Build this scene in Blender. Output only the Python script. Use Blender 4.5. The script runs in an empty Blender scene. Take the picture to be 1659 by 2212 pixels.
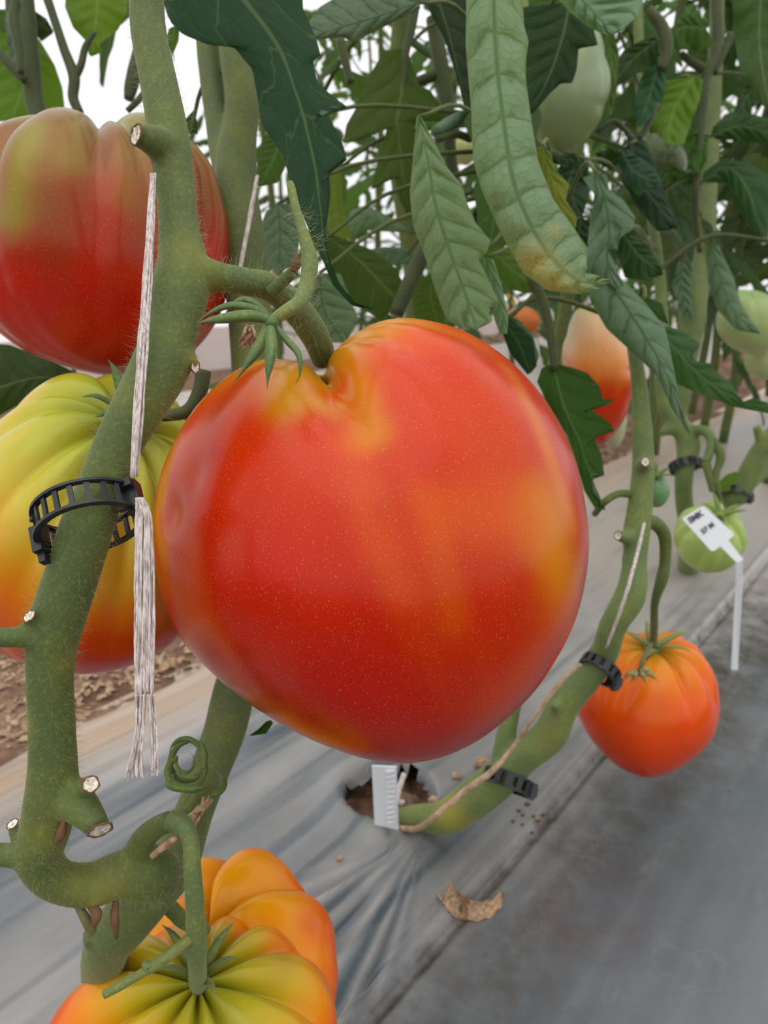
import bpy, bmesh, math, random
import numpy as np
from mathutils import Vector, Matrix

random.seed(7)
rng = np.random.default_rng(7)
scene = bpy.context.scene
col = scene.collection

# ------------------------------------------------------------------ camera
W, Hpx, F = 1659.0, 2212.0, 1661.0
CX, CY = W / 2, Hpx / 2
CAM_H = 0.34
PITCH = math.radians(17.8)
cam = bpy.data.cameras.new('camera')
cam.sensor_fit = 'HORIZONTAL'
cam.sensor_width = 36.0
cam.lens = F / W * 36.0
cam.clip_start = 0.01
cam.clip_end = 60
cam.dof.use_dof = True
cam.dof.focus_distance = 0.185
cam.dof.aperture_fstop = 36.0 / 1.1
cam_o = bpy.data.objects.new('camera', cam)
col.objects.link(cam_o)
cam_o.location = (0, 0, CAM_H)
cam_o.rotation_euler = (math.pi / 2 - PITCH, 0, 0)
scene.camera = cam_o

# ------------------------------------------------------------------ world, sun, exposure
world = bpy.data.worlds.new('world')
scene.world = world
world.use_nodes = True
nt = world.node_tree
nt.nodes.clear()
wo = nt.nodes.new('ShaderNodeOutputWorld')
bg = nt.nodes.new('ShaderNodeBackground')
tc = nt.nodes.new('ShaderNodeTexCoord')
sx = nt.nodes.new('ShaderNodeSeparateXYZ')
rp = nt.nodes.new('ShaderNodeValToRGB')
nt.links.new(tc.outputs['Generated'], sx.inputs[0])
nt.links.new(sx.outputs['Z'], rp.inputs[0])
rp.color_ramp.elements[0].position = 0.0
rp.color_ramp.elements[0].color = (0.80, 0.80, 0.82, 1)
rp.color_ramp.elements[1].position = 0.9
rp.color_ramp.elements[1].color = (0.95, 0.98, 1.0, 1)
nt.links.new(rp.outputs[0], bg.inputs[0])
bg.inputs[1].default_value = 1.25
nt.links.new(bg.outputs[0], wo.inputs[0])

sun = bpy.data.lights.new('sun', 'SUN')
sun.energy = 0.9
sun.color = (1.0, 0.88, 0.74)
sun.angle = math.radians(60)
sun_o = bpy.data.objects.new('sun', sun)
col.objects.link(sun_o)
# soft sun through the film, high and behind the viewer
sun_o.rotation_euler = Vector((0.10, 0.34, -0.94)).to_track_quat('-Z', 'Y').to_euler()

scene.view_settings.view_transform = 'Standard'
scene.view_settings.look = 'None'
scene.view_settings.gamma = 1.0
scene.view_settings.use_curve_mapping = False
scene.view_settings.exposure = 0.12
scene.cycles.max_bounces = 8
scene.cycles.transparent_max_bounces = 12

# ------------------------------------------------------------------ pixel -> world
FWD = np.array([0, math.cos(PITCH), -math.sin(PITCH)])
UP = np.array([0, math.sin(PITCH), math.cos(PITCH)])
RT = np.array([1.0, 0, 0])
CAM = np.array([0, 0, CAM_H])


def ray(px, py):
    return RT * ((px - CX) / F) + UP * ((CY - py) / F) + FWD


def P(px, py, d):
    return CAM + ray(px, py) * d


def PY(px, py, Y):
    r = ray(px, py)
    return CAM + r * (Y / r[1])


# bed frame: s runs along the bed, t across it (to the far left)
AZ = math.atan2((2206 - CX) / F, math.cos(PITCH) + 533 / F * math.sin(PITCH))
B = np.array([math.sin(AZ), math.cos(AZ)])
N = np.array([-math.cos(AZ), math.sin(AZ)])


def plane_hit(px, py, z):
    r = ray(px, py)
    return CAM + r * ((z - CAM_H) / r[2])


def st(p):
    return float(p[0] * B[0] + p[1] * B[1]), float(p[0] * N[0] + p[1] * N[1])


T_FOLD = st(plane_hit(1130, 1790, 0.0))[1]
T_EDGE = st(plane_hit(420, 1430, -0.06))[1]
T_FAR = st(plane_hit(1640, 748, -0.06))[1]
HOLE = plane_hit(842, 1722, -0.004)
HOLE_R = 93 / F * 0.50
S_H, T_H = st(HOLE)


# ------------------------------------------------------------------ noise (numpy)
def _h(ix, iy, iz):
    n = (ix * 374761393 + iy * 668265263 + iz * 2147483647 + 1013904223) & 0xFFFFFFFF
    n = ((n ^ (n >> 13)) * 1274126177) & 0xFFFFFFFF
    n = n ^ (n >> 16)
    return (n & 0xFFFF) / 65535.0


def vnoise(x, y, z=0.0):
    x, y, z = np.broadcast_arrays(np.asarray(x, float), np.asarray(y, float), np.asarray(z, float))
    ix, iy, iz = np.floor(x).astype(np.int64), np.floor(y).astype(np.int64), np.floor(z).astype(np.int64)
    fx, fy, fz = x - ix, y - iy, z - iz
    fx, fy, fz = (f * f * (3 - 2 * f) for f in (fx, fy, fz))
    r = 0
    for a in (0, 1):
        for b in (0, 1):
            for c in (0, 1):
                w = (fx if a else 1 - fx) * (fy if b else 1 - fy) * (fz if c else 1 - fz)
                r = r + w * _h(ix + a, iy + b, iz + c)
    return r * 2 - 1


def fbm(x, y, z=0.0, o=4):
    r, a, f = 0, 0.5, 1.0
    for k in range(o):
        r = r + a * vnoise(x * f + 17.3 * k, y * f - 9.1 * k, z * f + 4.7 * k)
        a *= 0.5
        f *= 2.03
    return r


def sstep(a, b, x):
    u = np.clip((np.asarray(x, float) - a) / (b - a), 0, 1)
    return u * u * (3 - 2 * u)


# ------------------------------------------------------------------ ground heights
def film_z(s, t):
    s, t = np.asarray(s, float), np.asarray(t, float)
    z = -0.105 * np.maximum(0, T_FOLD - t)                       # falls away right of the fold
    z = z - 0.06 * sstep(T_EDGE - 0.18, T_EDGE, t) ** 1.2
    dt = t - T_FOLD
    z = z + 0.004 * np.exp(-((dt - 0.002) / 0.0035) ** 2) - 0.005 * np.exp(-((dt + 0.006) / 0.0035) ** 2)                    # the crease itself
    # lengthwise tension wrinkles
    wr = fbm(s * 2.2, t * 34, 0.3, 3)
    amp = 0.0038 * (0.25 + sstep(-0.3, 0.3, fbm(s * 1.7 + 5, t * 3, 2, 2)))
    z = z + wr * amp * sstep(T_FOLD - 0.25, T_FOLD + 0.02, t)
    # wrinkles that gather towards the planting hole
    ds, dtt = s - S_H, t - T_H
    rr = np.hypot(ds, dtt) + 1e-6
    an = np.arctan2(dtt, ds)
    do, to = s - 0.335, t - 0.228
    ro = np.hypot(do, to) + 1e-6
    ao = np.arctan2(to, -do)
    sec = np.exp(-(np.clip(np.abs(ao + 0.05) - 0.25, 0, 9) / 0.16) ** 2)
    z = z + 0.0095 * sstep(.03, .08, ro) * sec * (0.6 - np.abs(np.sin(ao * 22 + 1.6 * vnoise(ro * 12, ao * 4))) ** 0.6) * np.clip(vnoise(ro * 9, ao * 9, 4) + .75, 0, 1.3) * np.exp(-((ro - 0.10) / 0.07) ** 2)
    z = z + 0.006 * np.exp(-((rr - HOLE_R * 1.25) / 0.012) ** 2) * (0.3 + 0.7 * (np.cos(an - 2.2) > 0))
    z = z + 0.004 * fbm(s * 5, t * 5, 7, 2)
    return z


def ground_z(x, y):
    s = x * B[0] + y * B[1]
    t = x * N[0] + y * N[1]
    return film_z(s, t)


def G(px, py):
    r = ray(px, py)
    d = (0 - CAM_H) / r[2]
    for _ in range(6):
        p = CAM + r * d
        d = (float(ground_z(p[0], p[1])) - CAM_H) / r[2]
    return CAM + r * d


def depth_of(p):
    return float(np.dot(np.asarray(p) - CAM, FWD))


# ------------------------------------------------------------------ object helpers
def tag(o, label=None, cat=None, group=None, kind=None):
    if label: o['label'] = label
    if cat: o['category'] = cat
    if group: o['group'] = group
    if kind: o['kind'] = kind
    return o


def thing(name, label, cat, loc, group=None):
    o = bpy.data.objects.new(name, None)
    o.empty_display_size = 0.02
    col.objects.link(o)
    o.location = tuple(loc)
    return tag(o, label, cat, group)


def world_loc(o):
    v = Vector((0, 0, 0))
    while o is not None:
        v += o.location
        o = o.parent
    return np.array(v)


def mesh(name, verts, faces, smooth=True, uvs=None, attrs=None):
    m = bpy.data.meshes.new(name)
    m.from_pydata([tuple(map(float, v)) for v in verts], [], [tuple(map(int, f)) for f in faces])
    if smooth:
        m.polygons.foreach_set('use_smooth', [True] * len(m.polygons))
    if uvs is not None:
        ul = m.uv_layers.new(name='UVMap')
        li = np.zeros(len(m.loops), dtype=np.int32)
        m.loops.foreach_get('vertex_index', li)
        ul.data.foreach_set('uv', np.asarray(uvs, dtype=np.float32)[li].ravel())
    if attrs:
        for k, a in attrs.items():
            a = np.asarray(a, dtype=np.float32)
            if a.ndim == 1:
                at = m.attributes.new(k, 'FLOAT', 'POINT')
                at.data.foreach_set('value', a)
            else:
                at = m.attributes.new(k, 'FLOAT_COLOR', 'POINT')
                c = np.ones((len(a), 4), dtype=np.float32)
                c[:, :3] = a
                at.data.foreach_set('color', c.ravel())
    m.update()
    return m


def link(name, m, mat, parent=None, loc=None, color=None):
    """a mesh whose vertices are in world space, linked under its parent"""
    o = bpy.data.objects.new(name, m)
    col.objects.link(o)
    if mat is not None and not m.materials:
        m.materials.append(mat)
    if parent is not None:
        o.parent = parent
        o.location = tuple(-world_loc(parent))
    elif loc is not None:
        o.location = tuple(loc)
    if color is not None:
        o.color = (*color, 1)
    return o


class MB:
    def __init__(self):
        self.v, self.f = [], []

    def add(self, verts, faces):
        k = len(self.v)
        self.v.extend([tuple(map(float, p)) for p in verts])
        self.f.extend([tuple(i + k for i in f) for f in faces])

    def box(self, c, ax, ay, az):
        c, ax, ay, az = map(np.asarray, (c, ax, ay, az))
        vs = [c + i * ax + j * ay + k * az for i in (-1, 1) for j in (-1, 1) for k in (-1, 1)]
        self.add(vs, [(0, 1, 3, 2), (4, 6, 7, 5), (0, 4, 5, 1), (2, 3, 7, 6), (0, 2, 6, 4), (1, 5, 7, 3)])

    def mesh(self, name, smooth=True):
        return mesh(name, self.v, self.f, smooth)


def catmull(pts, n):
    pts = np.asarray(pts, float)
    if len(pts) < 3:
        u = np.linspace(0, 1, n)[:, None]
        return pts[0] * (1 - u) + pts[-1] * u
    ext = np.vstack([2 * pts[0] - pts[1], pts, 2 * pts[-1] - pts[-2]])
    k = len(pts) - 1
    u = np.linspace(0, k, n)
    i = np.minimum(u.astype(int), k - 1)
    f = (u - i)[:, None]
    p0, p1, p2, p3 = ext[i], ext[i + 1], ext[i + 2], ext[i + 3]
    return 0.5 * (2 * p1 + (p2 - p0) * f + (2 * p0 - 5 * p1 + 4 * p2 - p3) * f ** 2 + (3 * p1 - p0 - 3 * p2 + p3) * f ** 3)


def tube_geo(path, rad, seg=16, bump=0.0, cap=True, seed=0, flat=None):
    path, rad = np.asarray(path, float), np.asarray(rad, float)
    n = len(path)
    T = np.gradient(path, axis=0)
    T /= np.linalg.norm(T, axis=1)[:, None] + 1e-12
    ref = np.array([0.31, -0.9, 0.2])
    u = np.cross(T[0], ref)
    u /= np.linalg.norm(u)
    V = []
    for i in range(n):
        u = u - T[i] * np.dot(u, T[i])
        u /= np.linalg.norm(u)
        w = np.cross(T[i], u)
        a = np.linspace(0, 2 * math.pi, seg, endpoint=False)
        r = rad[i] * np.ones(seg)
        ring = path[i] + (np.cos(a) * r)[:, None] * u + (np.sin(a) * r)[:, None] * w
        V.append(ring)
    V = np.vstack(V)
    if bump:
        k = 1.0 / max(np.mean(rad), 1e-5)
        c = np.repeat(path, seg, axis=0)
        d = 1 + bump * fbm(V[:, 0] * k * .5 + seed, V[:, 1] * k * .5, V[:, 2] * k * .5, 3)
        V = c + (V - c) * d[:, None]
    faces = []
    for i in range(n - 1):
        for j in range(seg):
            a, b = i * seg + j, i * seg + (j + 1) % seg
            faces.append((a, b, b + seg, a + seg))
    if cap:
        faces.append(tuple(range(seg))[::-1])
        faces.append(tuple((n - 1) * seg + j for j in range(seg)))
    return V, faces


def pxpath(pts, per=6):
    """[(px,py,depth,radius_px)] -> smooth world path and radii"""
    a = np.asarray(pts, float)
    w = np.array([P(x, y, d) for x, y, d, r in a])
    r = a[:, 3] * a[:, 2] / F
    n = (len(a) - 1) * per + 1
    c = catmull(np.hstack([w, r[:, None]]), n)
    return c[:, :3], np.maximum(c[:, 3], 1e-4)


def tube(name, pts, mat, parent, seg=14, per=6, bump=0.05, seed=0, color=None):
    w, r = pxpath(pts, per)
    V, Fc = tube_geo(w, r, seg, bump, True, seed)
    return link(name, mesh(name, V, Fc), mat, parent, color=color)


def remeshed(name, geos, mat, parent, voxel, smooth=6, color=None):
    mb = MB()
    for V, Fc in geos:
        mb.add(V, Fc)
    m = mb.mesh(name)
    o = bpy.data.objects.new(name, m)
    col.objects.link(o)
    md = o.modifiers.new('r', 'REMESH'); md.mode = 'VOXEL'; md.voxel_size = voxel; md.use_smooth_shade = True
    ms = o.modifiers.new('s', 'SMOOTH'); ms.iterations = smooth; ms.factor = 0.5
    dg = bpy.context.evaluated_depsgraph_get()
    nm = bpy.data.meshes.new_from_object(o.evaluated_get(dg))
    bpy.data.objects.remove(o)
    bpy.data.meshes.remove(m)
    nm.name = name
    nm.polygons.foreach_set('use_smooth', [True] * len(nm.polygons))
    return link(name, nm, mat, parent, color=color)


def hairs(paths, n, length, mat, parent, width=0.00005, seed=1, lean=0.5):
    r_ = np.random.default_rng(seed)
    mb = MB()
    lens = [np.linalg.norm(np.diff(p, axis=0), axis=1).sum() for p, _ in paths]
    tot = sum(lens)
    for (p, r), L in zip(paths, lens):
        T = np.gradient(p, axis=0)
        T /= np.linalg.norm(T, axis=1)[:, None]
        for _ in range(int(n * L / tot)):
            i = r_.integers(0, len(p))
            d = r_.normal(size=3)
            d -= T[i] * np.dot(d, T[i])
            d /= np.linalg.norm(d)
            base = p[i] + d * r[i] * 0.97 + T[i] * r_.normal() * L / len(p) * 0.5
            dirn = d + r_.normal(size=3) * lean * 0.6
            dirn /= np.linalg.norm(dirn)
            l = length * r_.uniform(0.25, 1.0)
            side = np.cross(dirn, r_.normal(size=3)); side /= np.linalg.norm(side)
            s2 = np.cross(dirn, side)
            bend = r_.normal(size=3) * l * 0.25
            p1 = base + dirn * l * 0.55
            p2 = base + dirn * l + bend
            w = width
            tri = [base + side * w, base - side * w * .5 + s2 * w * .87, base - side * w * .5 - s2 * w * .87]
            tri2 = [p1 + side * w * .7, p1 - side * w * .35 + s2 * w * .6, p1 - side * w * .35 - s2 * w * .6]
            mb.add(tri + tri2 + [p2], [(0, 1, 4, 3), (1, 2, 5, 4), (2, 0, 3, 5), (3, 4, 6), (4, 5, 6), (5, 3, 6)])
    o = link('stem_hair', mb.mesh('stem_hair'), mat, parent)
    o['kind'] = 'stuff'
    return o


# ------------------------------------------------------------------ materials
def new_mat(name):
    m = bpy.data.materials.new(name)
    m.use_nodes = True
    n = m.node_tree.nodes
    n.clear()
    out = n.new('ShaderNodeOutputMaterial')
    b = n.new('ShaderNodeBsdfPrincipled')
    m.node_tree.links.new(b.outputs[0], out.inputs[0])
    return m, m.node_tree, b, out


def simple(name, c, rough=0.5, spec=0.5, metal=0.0):
    m, t, b, o = new_mat(name)
    b.inputs['Base Color'].default_value = (*c, 1)
    b.inputs['Roughness'].default_value = rough
    b.inputs['Specular IOR Level'].default_value = spec
    b.inputs['Metallic'].default_value = metal
    return m


def noise_node(t, scale, detail=4, rough=0.55, vec=None):
    n = t.nodes.new('ShaderNodeTexNoise')
    n.inputs['Scale'].default_value = scale
    n.inputs['Detail'].default_value = detail
    n.inputs['Roughness'].default_value = rough
    if vec is not None:
        t.links.new(vec, n.inputs['Vector'])
    return n


def objcoord(t):
    return t.nodes.new('ShaderNodeTexCoord').outputs['Object']


def ramp(t, fac, stops):
    r = t.nodes.new('ShaderNodeValToRGB')
    e = r.color_ramp.elements
    while len(e) < len(stops):
        e.new(0.5)
    for k, (p, c) in enumerate(stops):
        e[k].position = p
        e[k].color = (*c, 1) if len(c) == 3 else c
    t.links.new(fac, r.inputs[0])
    return r.outputs[0]


def mix(t, a, b, fac, mode='MIX'):
    m = t.nodes.new('ShaderNodeMix')
    m.data_type = 'RGBA'
    m.blend_type = mode
    for sock, v in ((m.inputs[6], a), (m.inputs[7], b), (m.inputs[0], fac)):
        if isinstance(v, (int, float)):
            sock.default_value = v
        elif isinstance(v, tuple):
            sock.default_value = (*v, 1)
        else:
            t.links.new(v, sock)
    return m.outputs[2]


def math_n(t, op, a, b=None, c=None):
    m = t.nodes.new('ShaderNodeMath')
    m.operation = op
    for i, v in enumerate((a, b, c)):
        if v is None:
            continue
        if isinstance(v, (int, float)):
            m.inputs[i].default_value = v
        else:
            t.links.new(v, m.inputs[i])
    return m.outputs[0]


def bump(t, b, height, strength, dist=0.001):
    n = t.nodes.new('ShaderNodeBump')
    n.inputs['Strength'].default_value = strength
    n.inputs['Distance'].default_value = dist
    t.links.new(height, n.inputs['Height'])
    t.links.new(n.outputs[0], b.inputs['Normal'])


def attr(t, name, out='Color'):
    a = t.nodes.new('ShaderNodeAttribute')
    a.attribute_name = name
    return a.outputs[out]


def tomato_mat():
    m, t, b, o = new_mat('tomato_skin')
    oc = objcoord(t)
    c = attr(t, 'Col')
    sp = noise_node(t, 1900, 2, 0.5, oc)
    c2 = mix(t, c, (1.0, 0.72, 0.30), math_n(t, 'MULTIPLY', math_n(t, 'GREATER_THAN', sp.outputs[0], 0.64), 0.07))
    big = noise_node(t, 60, 4, 0.6, oc)
    c3 = mix(t, c2, mix(t, c2, (0.75, 0.75, 0.75), 1.0, 'MULTIPLY'), math_n(t, 'MULTIPLY', big.outputs[0], 0.45))
    t.links.new(c3, b.inputs['Base Color'])
    b.inputs['Roughness'].default_value = 0.24
    b.inputs['Specular IOR Level'].default_value = 0.38
    b.inputs['Specular Tint'].default_value = (1.0, 0.74, 0.56, 1)
    b.inputs['Coat Weight'].default_value = 0.08
    b.inputs['Coat Roughness'].default_value = 0.2
    b.inputs['Subsurface Weight'].default_value = 0.05
    b.inputs['Subsurface Radius'].default_value = (1.0, 0.35, 0.15)
    b.inputs['Subsurface Scale'].default_value = 0.006
    bump(t, b, sp.outputs[0], 0.05, 0.0004)
    return m


def stem_mat():
    m, t, b, o = new_mat('stem_skin')
    oc = objcoord(t)
    n = noise_node(t, 70, 5, 0.6, oc)
    n2 = noise_node(t, 900, 3, 0.6, oc)
    oi = t.nodes.new('ShaderNodeObjectInfo').outputs['Color']
    c = mix(t, oi, mix(t, oi, (1.45, 1.25, 0.9), 1.0, 'MULTIPLY'), ramp(t, n.outputs[0], [(0.42, (0, 0, 0)), (0.68, (1, 1, 1))]))
    c = mix(t, c, mix(t, c, (1.5, 1.5, 1.4), 1.0, 'MULTIPLY'), ramp(t, n2.outputs[0], [(0.5, (0, 0, 0)), (0.75, (1, 1, 1))]))
    c = mix(t, c, (0.36, 0.30, 0.035), attr(t, 'Yel', 'Fac'))
    t.links.new(c, b.inputs['Base Color'])
    b.inputs['Roughness'].default_value = 0.65
    b.inputs['Specular IOR Level'].default_value = 0.3
    b.inputs['Sheen Weight'].default_value = 0.2
    b.inputs['Sheen Roughness'].default_value = 0.4
    b.inputs['Sheen Tint'].default_value = (0.9, 0.95, 0.6, 1)
    bump(t, b, mix(t, n.outputs[0], n2.outputs[0], 0.4), 0.35, 0.0012)
    return m


def leaf_mat():
    """object colour = the upper face; the under face of the same leaf is paler and greyer"""
    m, t, b, out = new_mat('leaf_blade')
    oi = t.nodes.new('ShaderNodeObjectInfo')
    base = mix(t, oi.outputs['Color'], (0.92, 1.05, 0.70), 1.0, 'MULTIPLY')
    uv = t.nodes.new('ShaderNodeUVMap').outputs[0]
    sep = t.nodes.new('ShaderNodeSeparateXYZ')
    t.links.new(uv, sep.inputs[0])
    u, v = sep.outputs[0], sep.outputs[1]
    # lateral veins: u counts them; thinner away from the midrib
    wob = noise_node(t, 2.2, 3, 0.5, uv)
    uu = math_n(t, 'ADD', u, math_n(t, 'MULTIPLY', math_n(t, 'SUBTRACT', wob.outputs[0], 0.5), 0.9))
    fr = math_n(t, 'ABSOLUTE', math_n(t, 'SUBTRACT', math_n(t, 'FRACT', uu), 0.5))
    lat = ramp(t, fr, [(0.0, (1, 1, 1)), (0.05, (0, 0, 0))])
    latu = ramp(t, fr, [(0.0, (1, 1, 1)), (0.04, (.8, .8, .8)), (0.12, (0, 0, 0))])
    av = math_n(t, 'ABSOLUTE', v)
    mid = ramp(t, av, [(0.02, (1, 1, 1)), (0.06, (0, 0, 0))])
    vo = t.nodes.new('ShaderNodeTexVoronoi')
    vo.feature = 'DISTANCE_TO_EDGE'
    vo.inputs['Scale'].default_value = 3.4
    t.links.new(uv, vo.inputs['Vector'])
    ret = ramp(t, vo.outputs['Distance'], [(0.0, (0.42, 0.42, 0.42)), (0.06, (0, 0, 0))])
    main_v = math_n(t, 'MAXIMUM', math_n(t, 'MULTIPLY', lat, 0.8), mid)
    vein = math_n(t, 'MAXIMUM', main_v, ret)
    geo = t.nodes.new('ShaderNodeNewGeometry')
    back = geo.outputs['Backfacing']
    oc = objcoord(t)
    n = noise_node(t, 45, 5, 0.6, oc)
    under = mix(t, base, (0.185, 0.26, 0.185), 0.65)
    top_c = mix(t, base, mix(t, base, (0.62, 0.60, 0.50), 1.0, 'MULTIPLY'), n.outputs[0])
    top_c = mix(t, top_c, mix(t, top_c, (0.36, 0.48, 0.16), 0.35), math_n(t, 'MULTIPLY', math_n(t, 'MAXIMUM', main_v, math_n(t, 'MULTIPLY', ret, 0.15)), 0.5))
    und_c = mix(t, under, mix(t, under, (0.72, 0.78, 0.70), 1.0, 'MULTIPLY'), n.outputs[0])
    und_c = mix(t, und_c, mix(t, und_c, (0.34, 0.45, 0.32), 1.0, 'MULTIPLY'), math_n(t, 'MULTIPLY', math_n(t, 'MAXIMUM', vein, latu), 0.9))
    c = mix(t, top_c, und_c, back)
    yel = attr(t, 'Yel', 'Fac')
    spk = noise_node(t, 420, 3, 0.6, oc)
    ycol = mix(t, (0.50, 0.40, 0.10), (0.24, 0.10, 0.03), ramp(t, spk.outputs[0], [(0.60, (0, 0, 0)), (0.68, (1, 1, 1))]))
    c = mix(t, c, ycol, yel)
    t.links.new(c, b.inputs['Base Color'])
    b.inputs['Roughness'].default_value = 0.55
    b.inputs['Specular IOR Level'].default_value = 0.22
    b.inputs['Sheen Weight'].default_value = 0.0
    h = math_n(t, 'SUBTRACT', math_n(t, 'MULTIPLY', vo.outputs['Distance'], 0.7), math_n(t, 'MULTIPLY', vein, 0.6))
    bump(t, b, h, 0.35, 0.0014)
    tr = t.nodes.new('ShaderNodeBsdfTranslucent')
    t.links.new(mix(t, mix(t, base, (2.1, 2.0, 0.75), 1.0, 'MULTIPLY'), ycol, yel), tr.inputs[0])
    ms = t.nodes.new('ShaderNodeMixShader')
    ms.inputs[0].default_value = 0.34
    t.links.new(b.outputs[0], ms.inputs[1])
    t.links.new(tr.outputs[0], ms.inputs[2])
    t.links.new(ms.outputs[0], out.inputs[0])
    return m


def film_mat():
    m, t, b, out = new_mat('mulch_film')
    oc = objcoord(t)
    mp = t.nodes.new('ShaderNodeMapping')
    mp.inputs['Rotation'].default_value = (0, 0, -(math.pi / 2 - AZ))
    t.links.new(oc, mp.inputs[0])
    mp2 = t.nodes.new('ShaderNodeMapping')
    mp2.inputs['Scale'].default_value = (1.2, 9, 1)
    t.links.new(mp.outputs[0], mp2.inputs[0])
    n1 = noise_node(t, 9, 6, 0.6, oc)
    n2 = noise_node(t, 5, 6, 0.65, mp2.outputs[0])
    n3 = noise_node(t, 160, 4, 0.7, oc)
    dust_shade = attr(t, 'Dust', 'Fac')
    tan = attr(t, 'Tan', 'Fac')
    dirt_dark = attr(t, 'Dirt', 'Fac')
    f = math_n(t, 'MULTIPLY', dust_shade, math_n(t, 'ADD', math_n(t, 'MULTIPLY', n1.outputs[0], 0.9), math_n(t, 'MULTIPLY', n2.outputs[0], 0.8)))
    c = mix(t, (0.035, 0.058, 0.078), (0.40, 0.372, 0.345), f)  # dark base kept bluish to stand in for reflected sky
    c = mix(t, c, (0.50, 0.36, 0.25), math_n(t, 'MULTIPLY', tan, math_n(t, 'ADD', 0.45, math_n(t, 'MULTIPLY', n2.outputs[0], 0.8))))
    dn = noise_node(t, 38, 6, 0.7, oc)
    c = mix(t, c, (0.070, 0.056, 0.045), math_n(t, 'MULTIPLY', dirt_dark, ramp(t, dn.outputs[0], [(0.36, (0, 0, 0)), (0.6, (1, 1, 1))])))
    ring = noise_node(t, 24, 3, 0.5, oc)
    rr = ramp(t, ring.outputs[0], [(0.585, (0, 0, 0)), (0.6, (1, 1, 1)), (0.615, (0, 0, 0))])
    c = mix(t, c, (0.42, 0.39, 0.35), math_n(t, 'MULTIPLY', math_n(t, 'MULTIPLY', rr, n3.outputs[0]), 0.12))
    t.links.new(c, b.inputs['Base Color'])
    t.links.new(ramp(t, f, [(0.1, (0.22, 0.22, 0.22)), (0.9, (0.42, 0.42, 0.42))]), b.inputs['Roughness'])
    b.inputs['Specular IOR Level'].default_value = 0.6
    bump(t, b, mix(t, n1.outputs[0], n3.outputs[0], 0.10), 0.25, 0.005)
    return m


def soil_mat():
    m, t, b, out = new_mat('dry_soil')
    oc = objcoord(t)
    n1 = noise_node(t, 22, 6, 0.65, oc)
    n2 = noise_node(t, 130, 4, 0.65, oc)
    c = ramp(t, n1.outputs[0], [(0.3, (0.085, 0.046, 0.030)), (0.52, (0.20, 0.115, 0.078)), (0.72, (0.36, 0.245, 0.17))])
    c = mix(t, c, (0.42, 0.31, 0.21), ramp(t, n2.outputs[0], [(0.58, (0, 0, 0)), (0.72, (0.7, 0.7, 0.7))]))
    t.links.new(c, b.inputs['Base Color'])
    b.inputs['Roughness'].default_value = 0.95
    b.inputs['Specular IOR Level'].default_value = 0.1
    bump(t, b, mix(t, n1.outputs[0], n2.outputs[0], 0.5), 0.9, 0.008)
    return m


def fibre_mat(name, c1, c2, rough=0.7, scale=(400, 400, 25)):
    m, t, b, out = new_mat(name)
    oc = objcoord(t)
    mp = t.nodes.new('ShaderNodeMapping')
    mp.inputs['Scale'].default_value = scale
    t.links.new(oc, mp.inputs[0])
    n = noise_node(t, 3, 4, 0.6, mp.outputs[0])
    t.links.new(ramp(t, n.outputs[0], [(0.35, c1), (0.6, c2)]), b.inputs['Base Color'])
    b.inputs['Roughness'].default_value = rough
    bump(t, b, n.outputs[0], 0.5, 0.0006)
    return m


M_TOM = tomato_mat()
M_STEM = stem_mat()
M_LEAF = leaf_mat()
M_FILM = film_mat()
M_SOIL = soil_mat()
M_TWINE = fibre_mat('weathered_twine', (0.36, 0.28, 0.25), (0.68, 0.62, 0.60))
M_CUT = fibre_mat('cut_pith', (0.40, 0.32, 0.22), (0.80, 0.78, 0.70), 0.8, (300, 300, 300))
M_BARK = simple('dry_bark', (0.16, 0.085, 0.045), 0.9, 0.2)
M_BLACK = simple('black_plastic', (0.008, 0.009, 0.011), 0.38, 0.5)
M_WHITE = simple('white_plastic', (0.74, 0.77, 0.80), 0.45, 0.4)
M_HAIR = simple('plant_hair', (0.40, 0.42, 0.24), 0.5, 0.3)
M_INK = simple('grey_ink', (0.06, 0.07, 0.09), 0.6, 0.2)
M_PIPE = simple('galvanised_pipe', (0.55, 0.55, 0.56), 0.4, 0.5, 0.6)
M_DRY = fibre_mat('dry_leaf', (0.20, 0.11, 0.055), (0.46, 0.31, 0.19), 0.85, (150, 150, 150))
M_STRAW = fibre_mat('straw', (0.28, 0.18, 0.10), (0.50, 0.36, 0.23), 0.85, (60, 60, 60))
M_YEL = simple('yellow_petal', (0.75, 0.52, 0.05), 0.6)

STEM_G = (0.078, 0.110, 0.032)
STEM_D = (0.040, 0.055, 0.020)
STEM_L = (0.115, 0.165, 0.058)

# ================================================================== SETTING
def sheet(name, s0, s1, ns, t0, t1, nt_, zf, mat, hole=None, attrs=None, spow=1.0):
    us = np.linspace(0, 1, ns) ** spow
    S, T = np.meshgrid(s0 + (s1 - s0) * us, np.linspace(t0, t1, nt_), indexing='ij')
    Z = zf(S, T)
    X, Y = S * B[0] + T * N[0], S * B[1] + T * N[1]
    V = np.stack([X, Y, Z], -1).reshape(-1, 3)
    keep = np.ones((ns - 1, nt_ - 1), bool)
    if hole is not None:
        keep = ~hole(0.25 * (S[1:, 1:] + S[:-1, :-1] + S[1:, :-1] + S[:-1, 1:]), 0.25 * (T[1:, 1:] + T[:-1, :-1] + T[1:, :-1] + T[:-1, 1:]))
    idx = np.arange(ns * nt_).reshape(ns, nt_)
    q = np.stack([idx[:-1, :-1], idx[1:, :-1], idx[1:, 1:], idx[:-1, 1:]], -1)[keep]
    a = {k: f(S, T).ravel() for k, f in (attrs or {}).items()}
    return link(name, mesh(name, V, q, True, None, a), mat)


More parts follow.
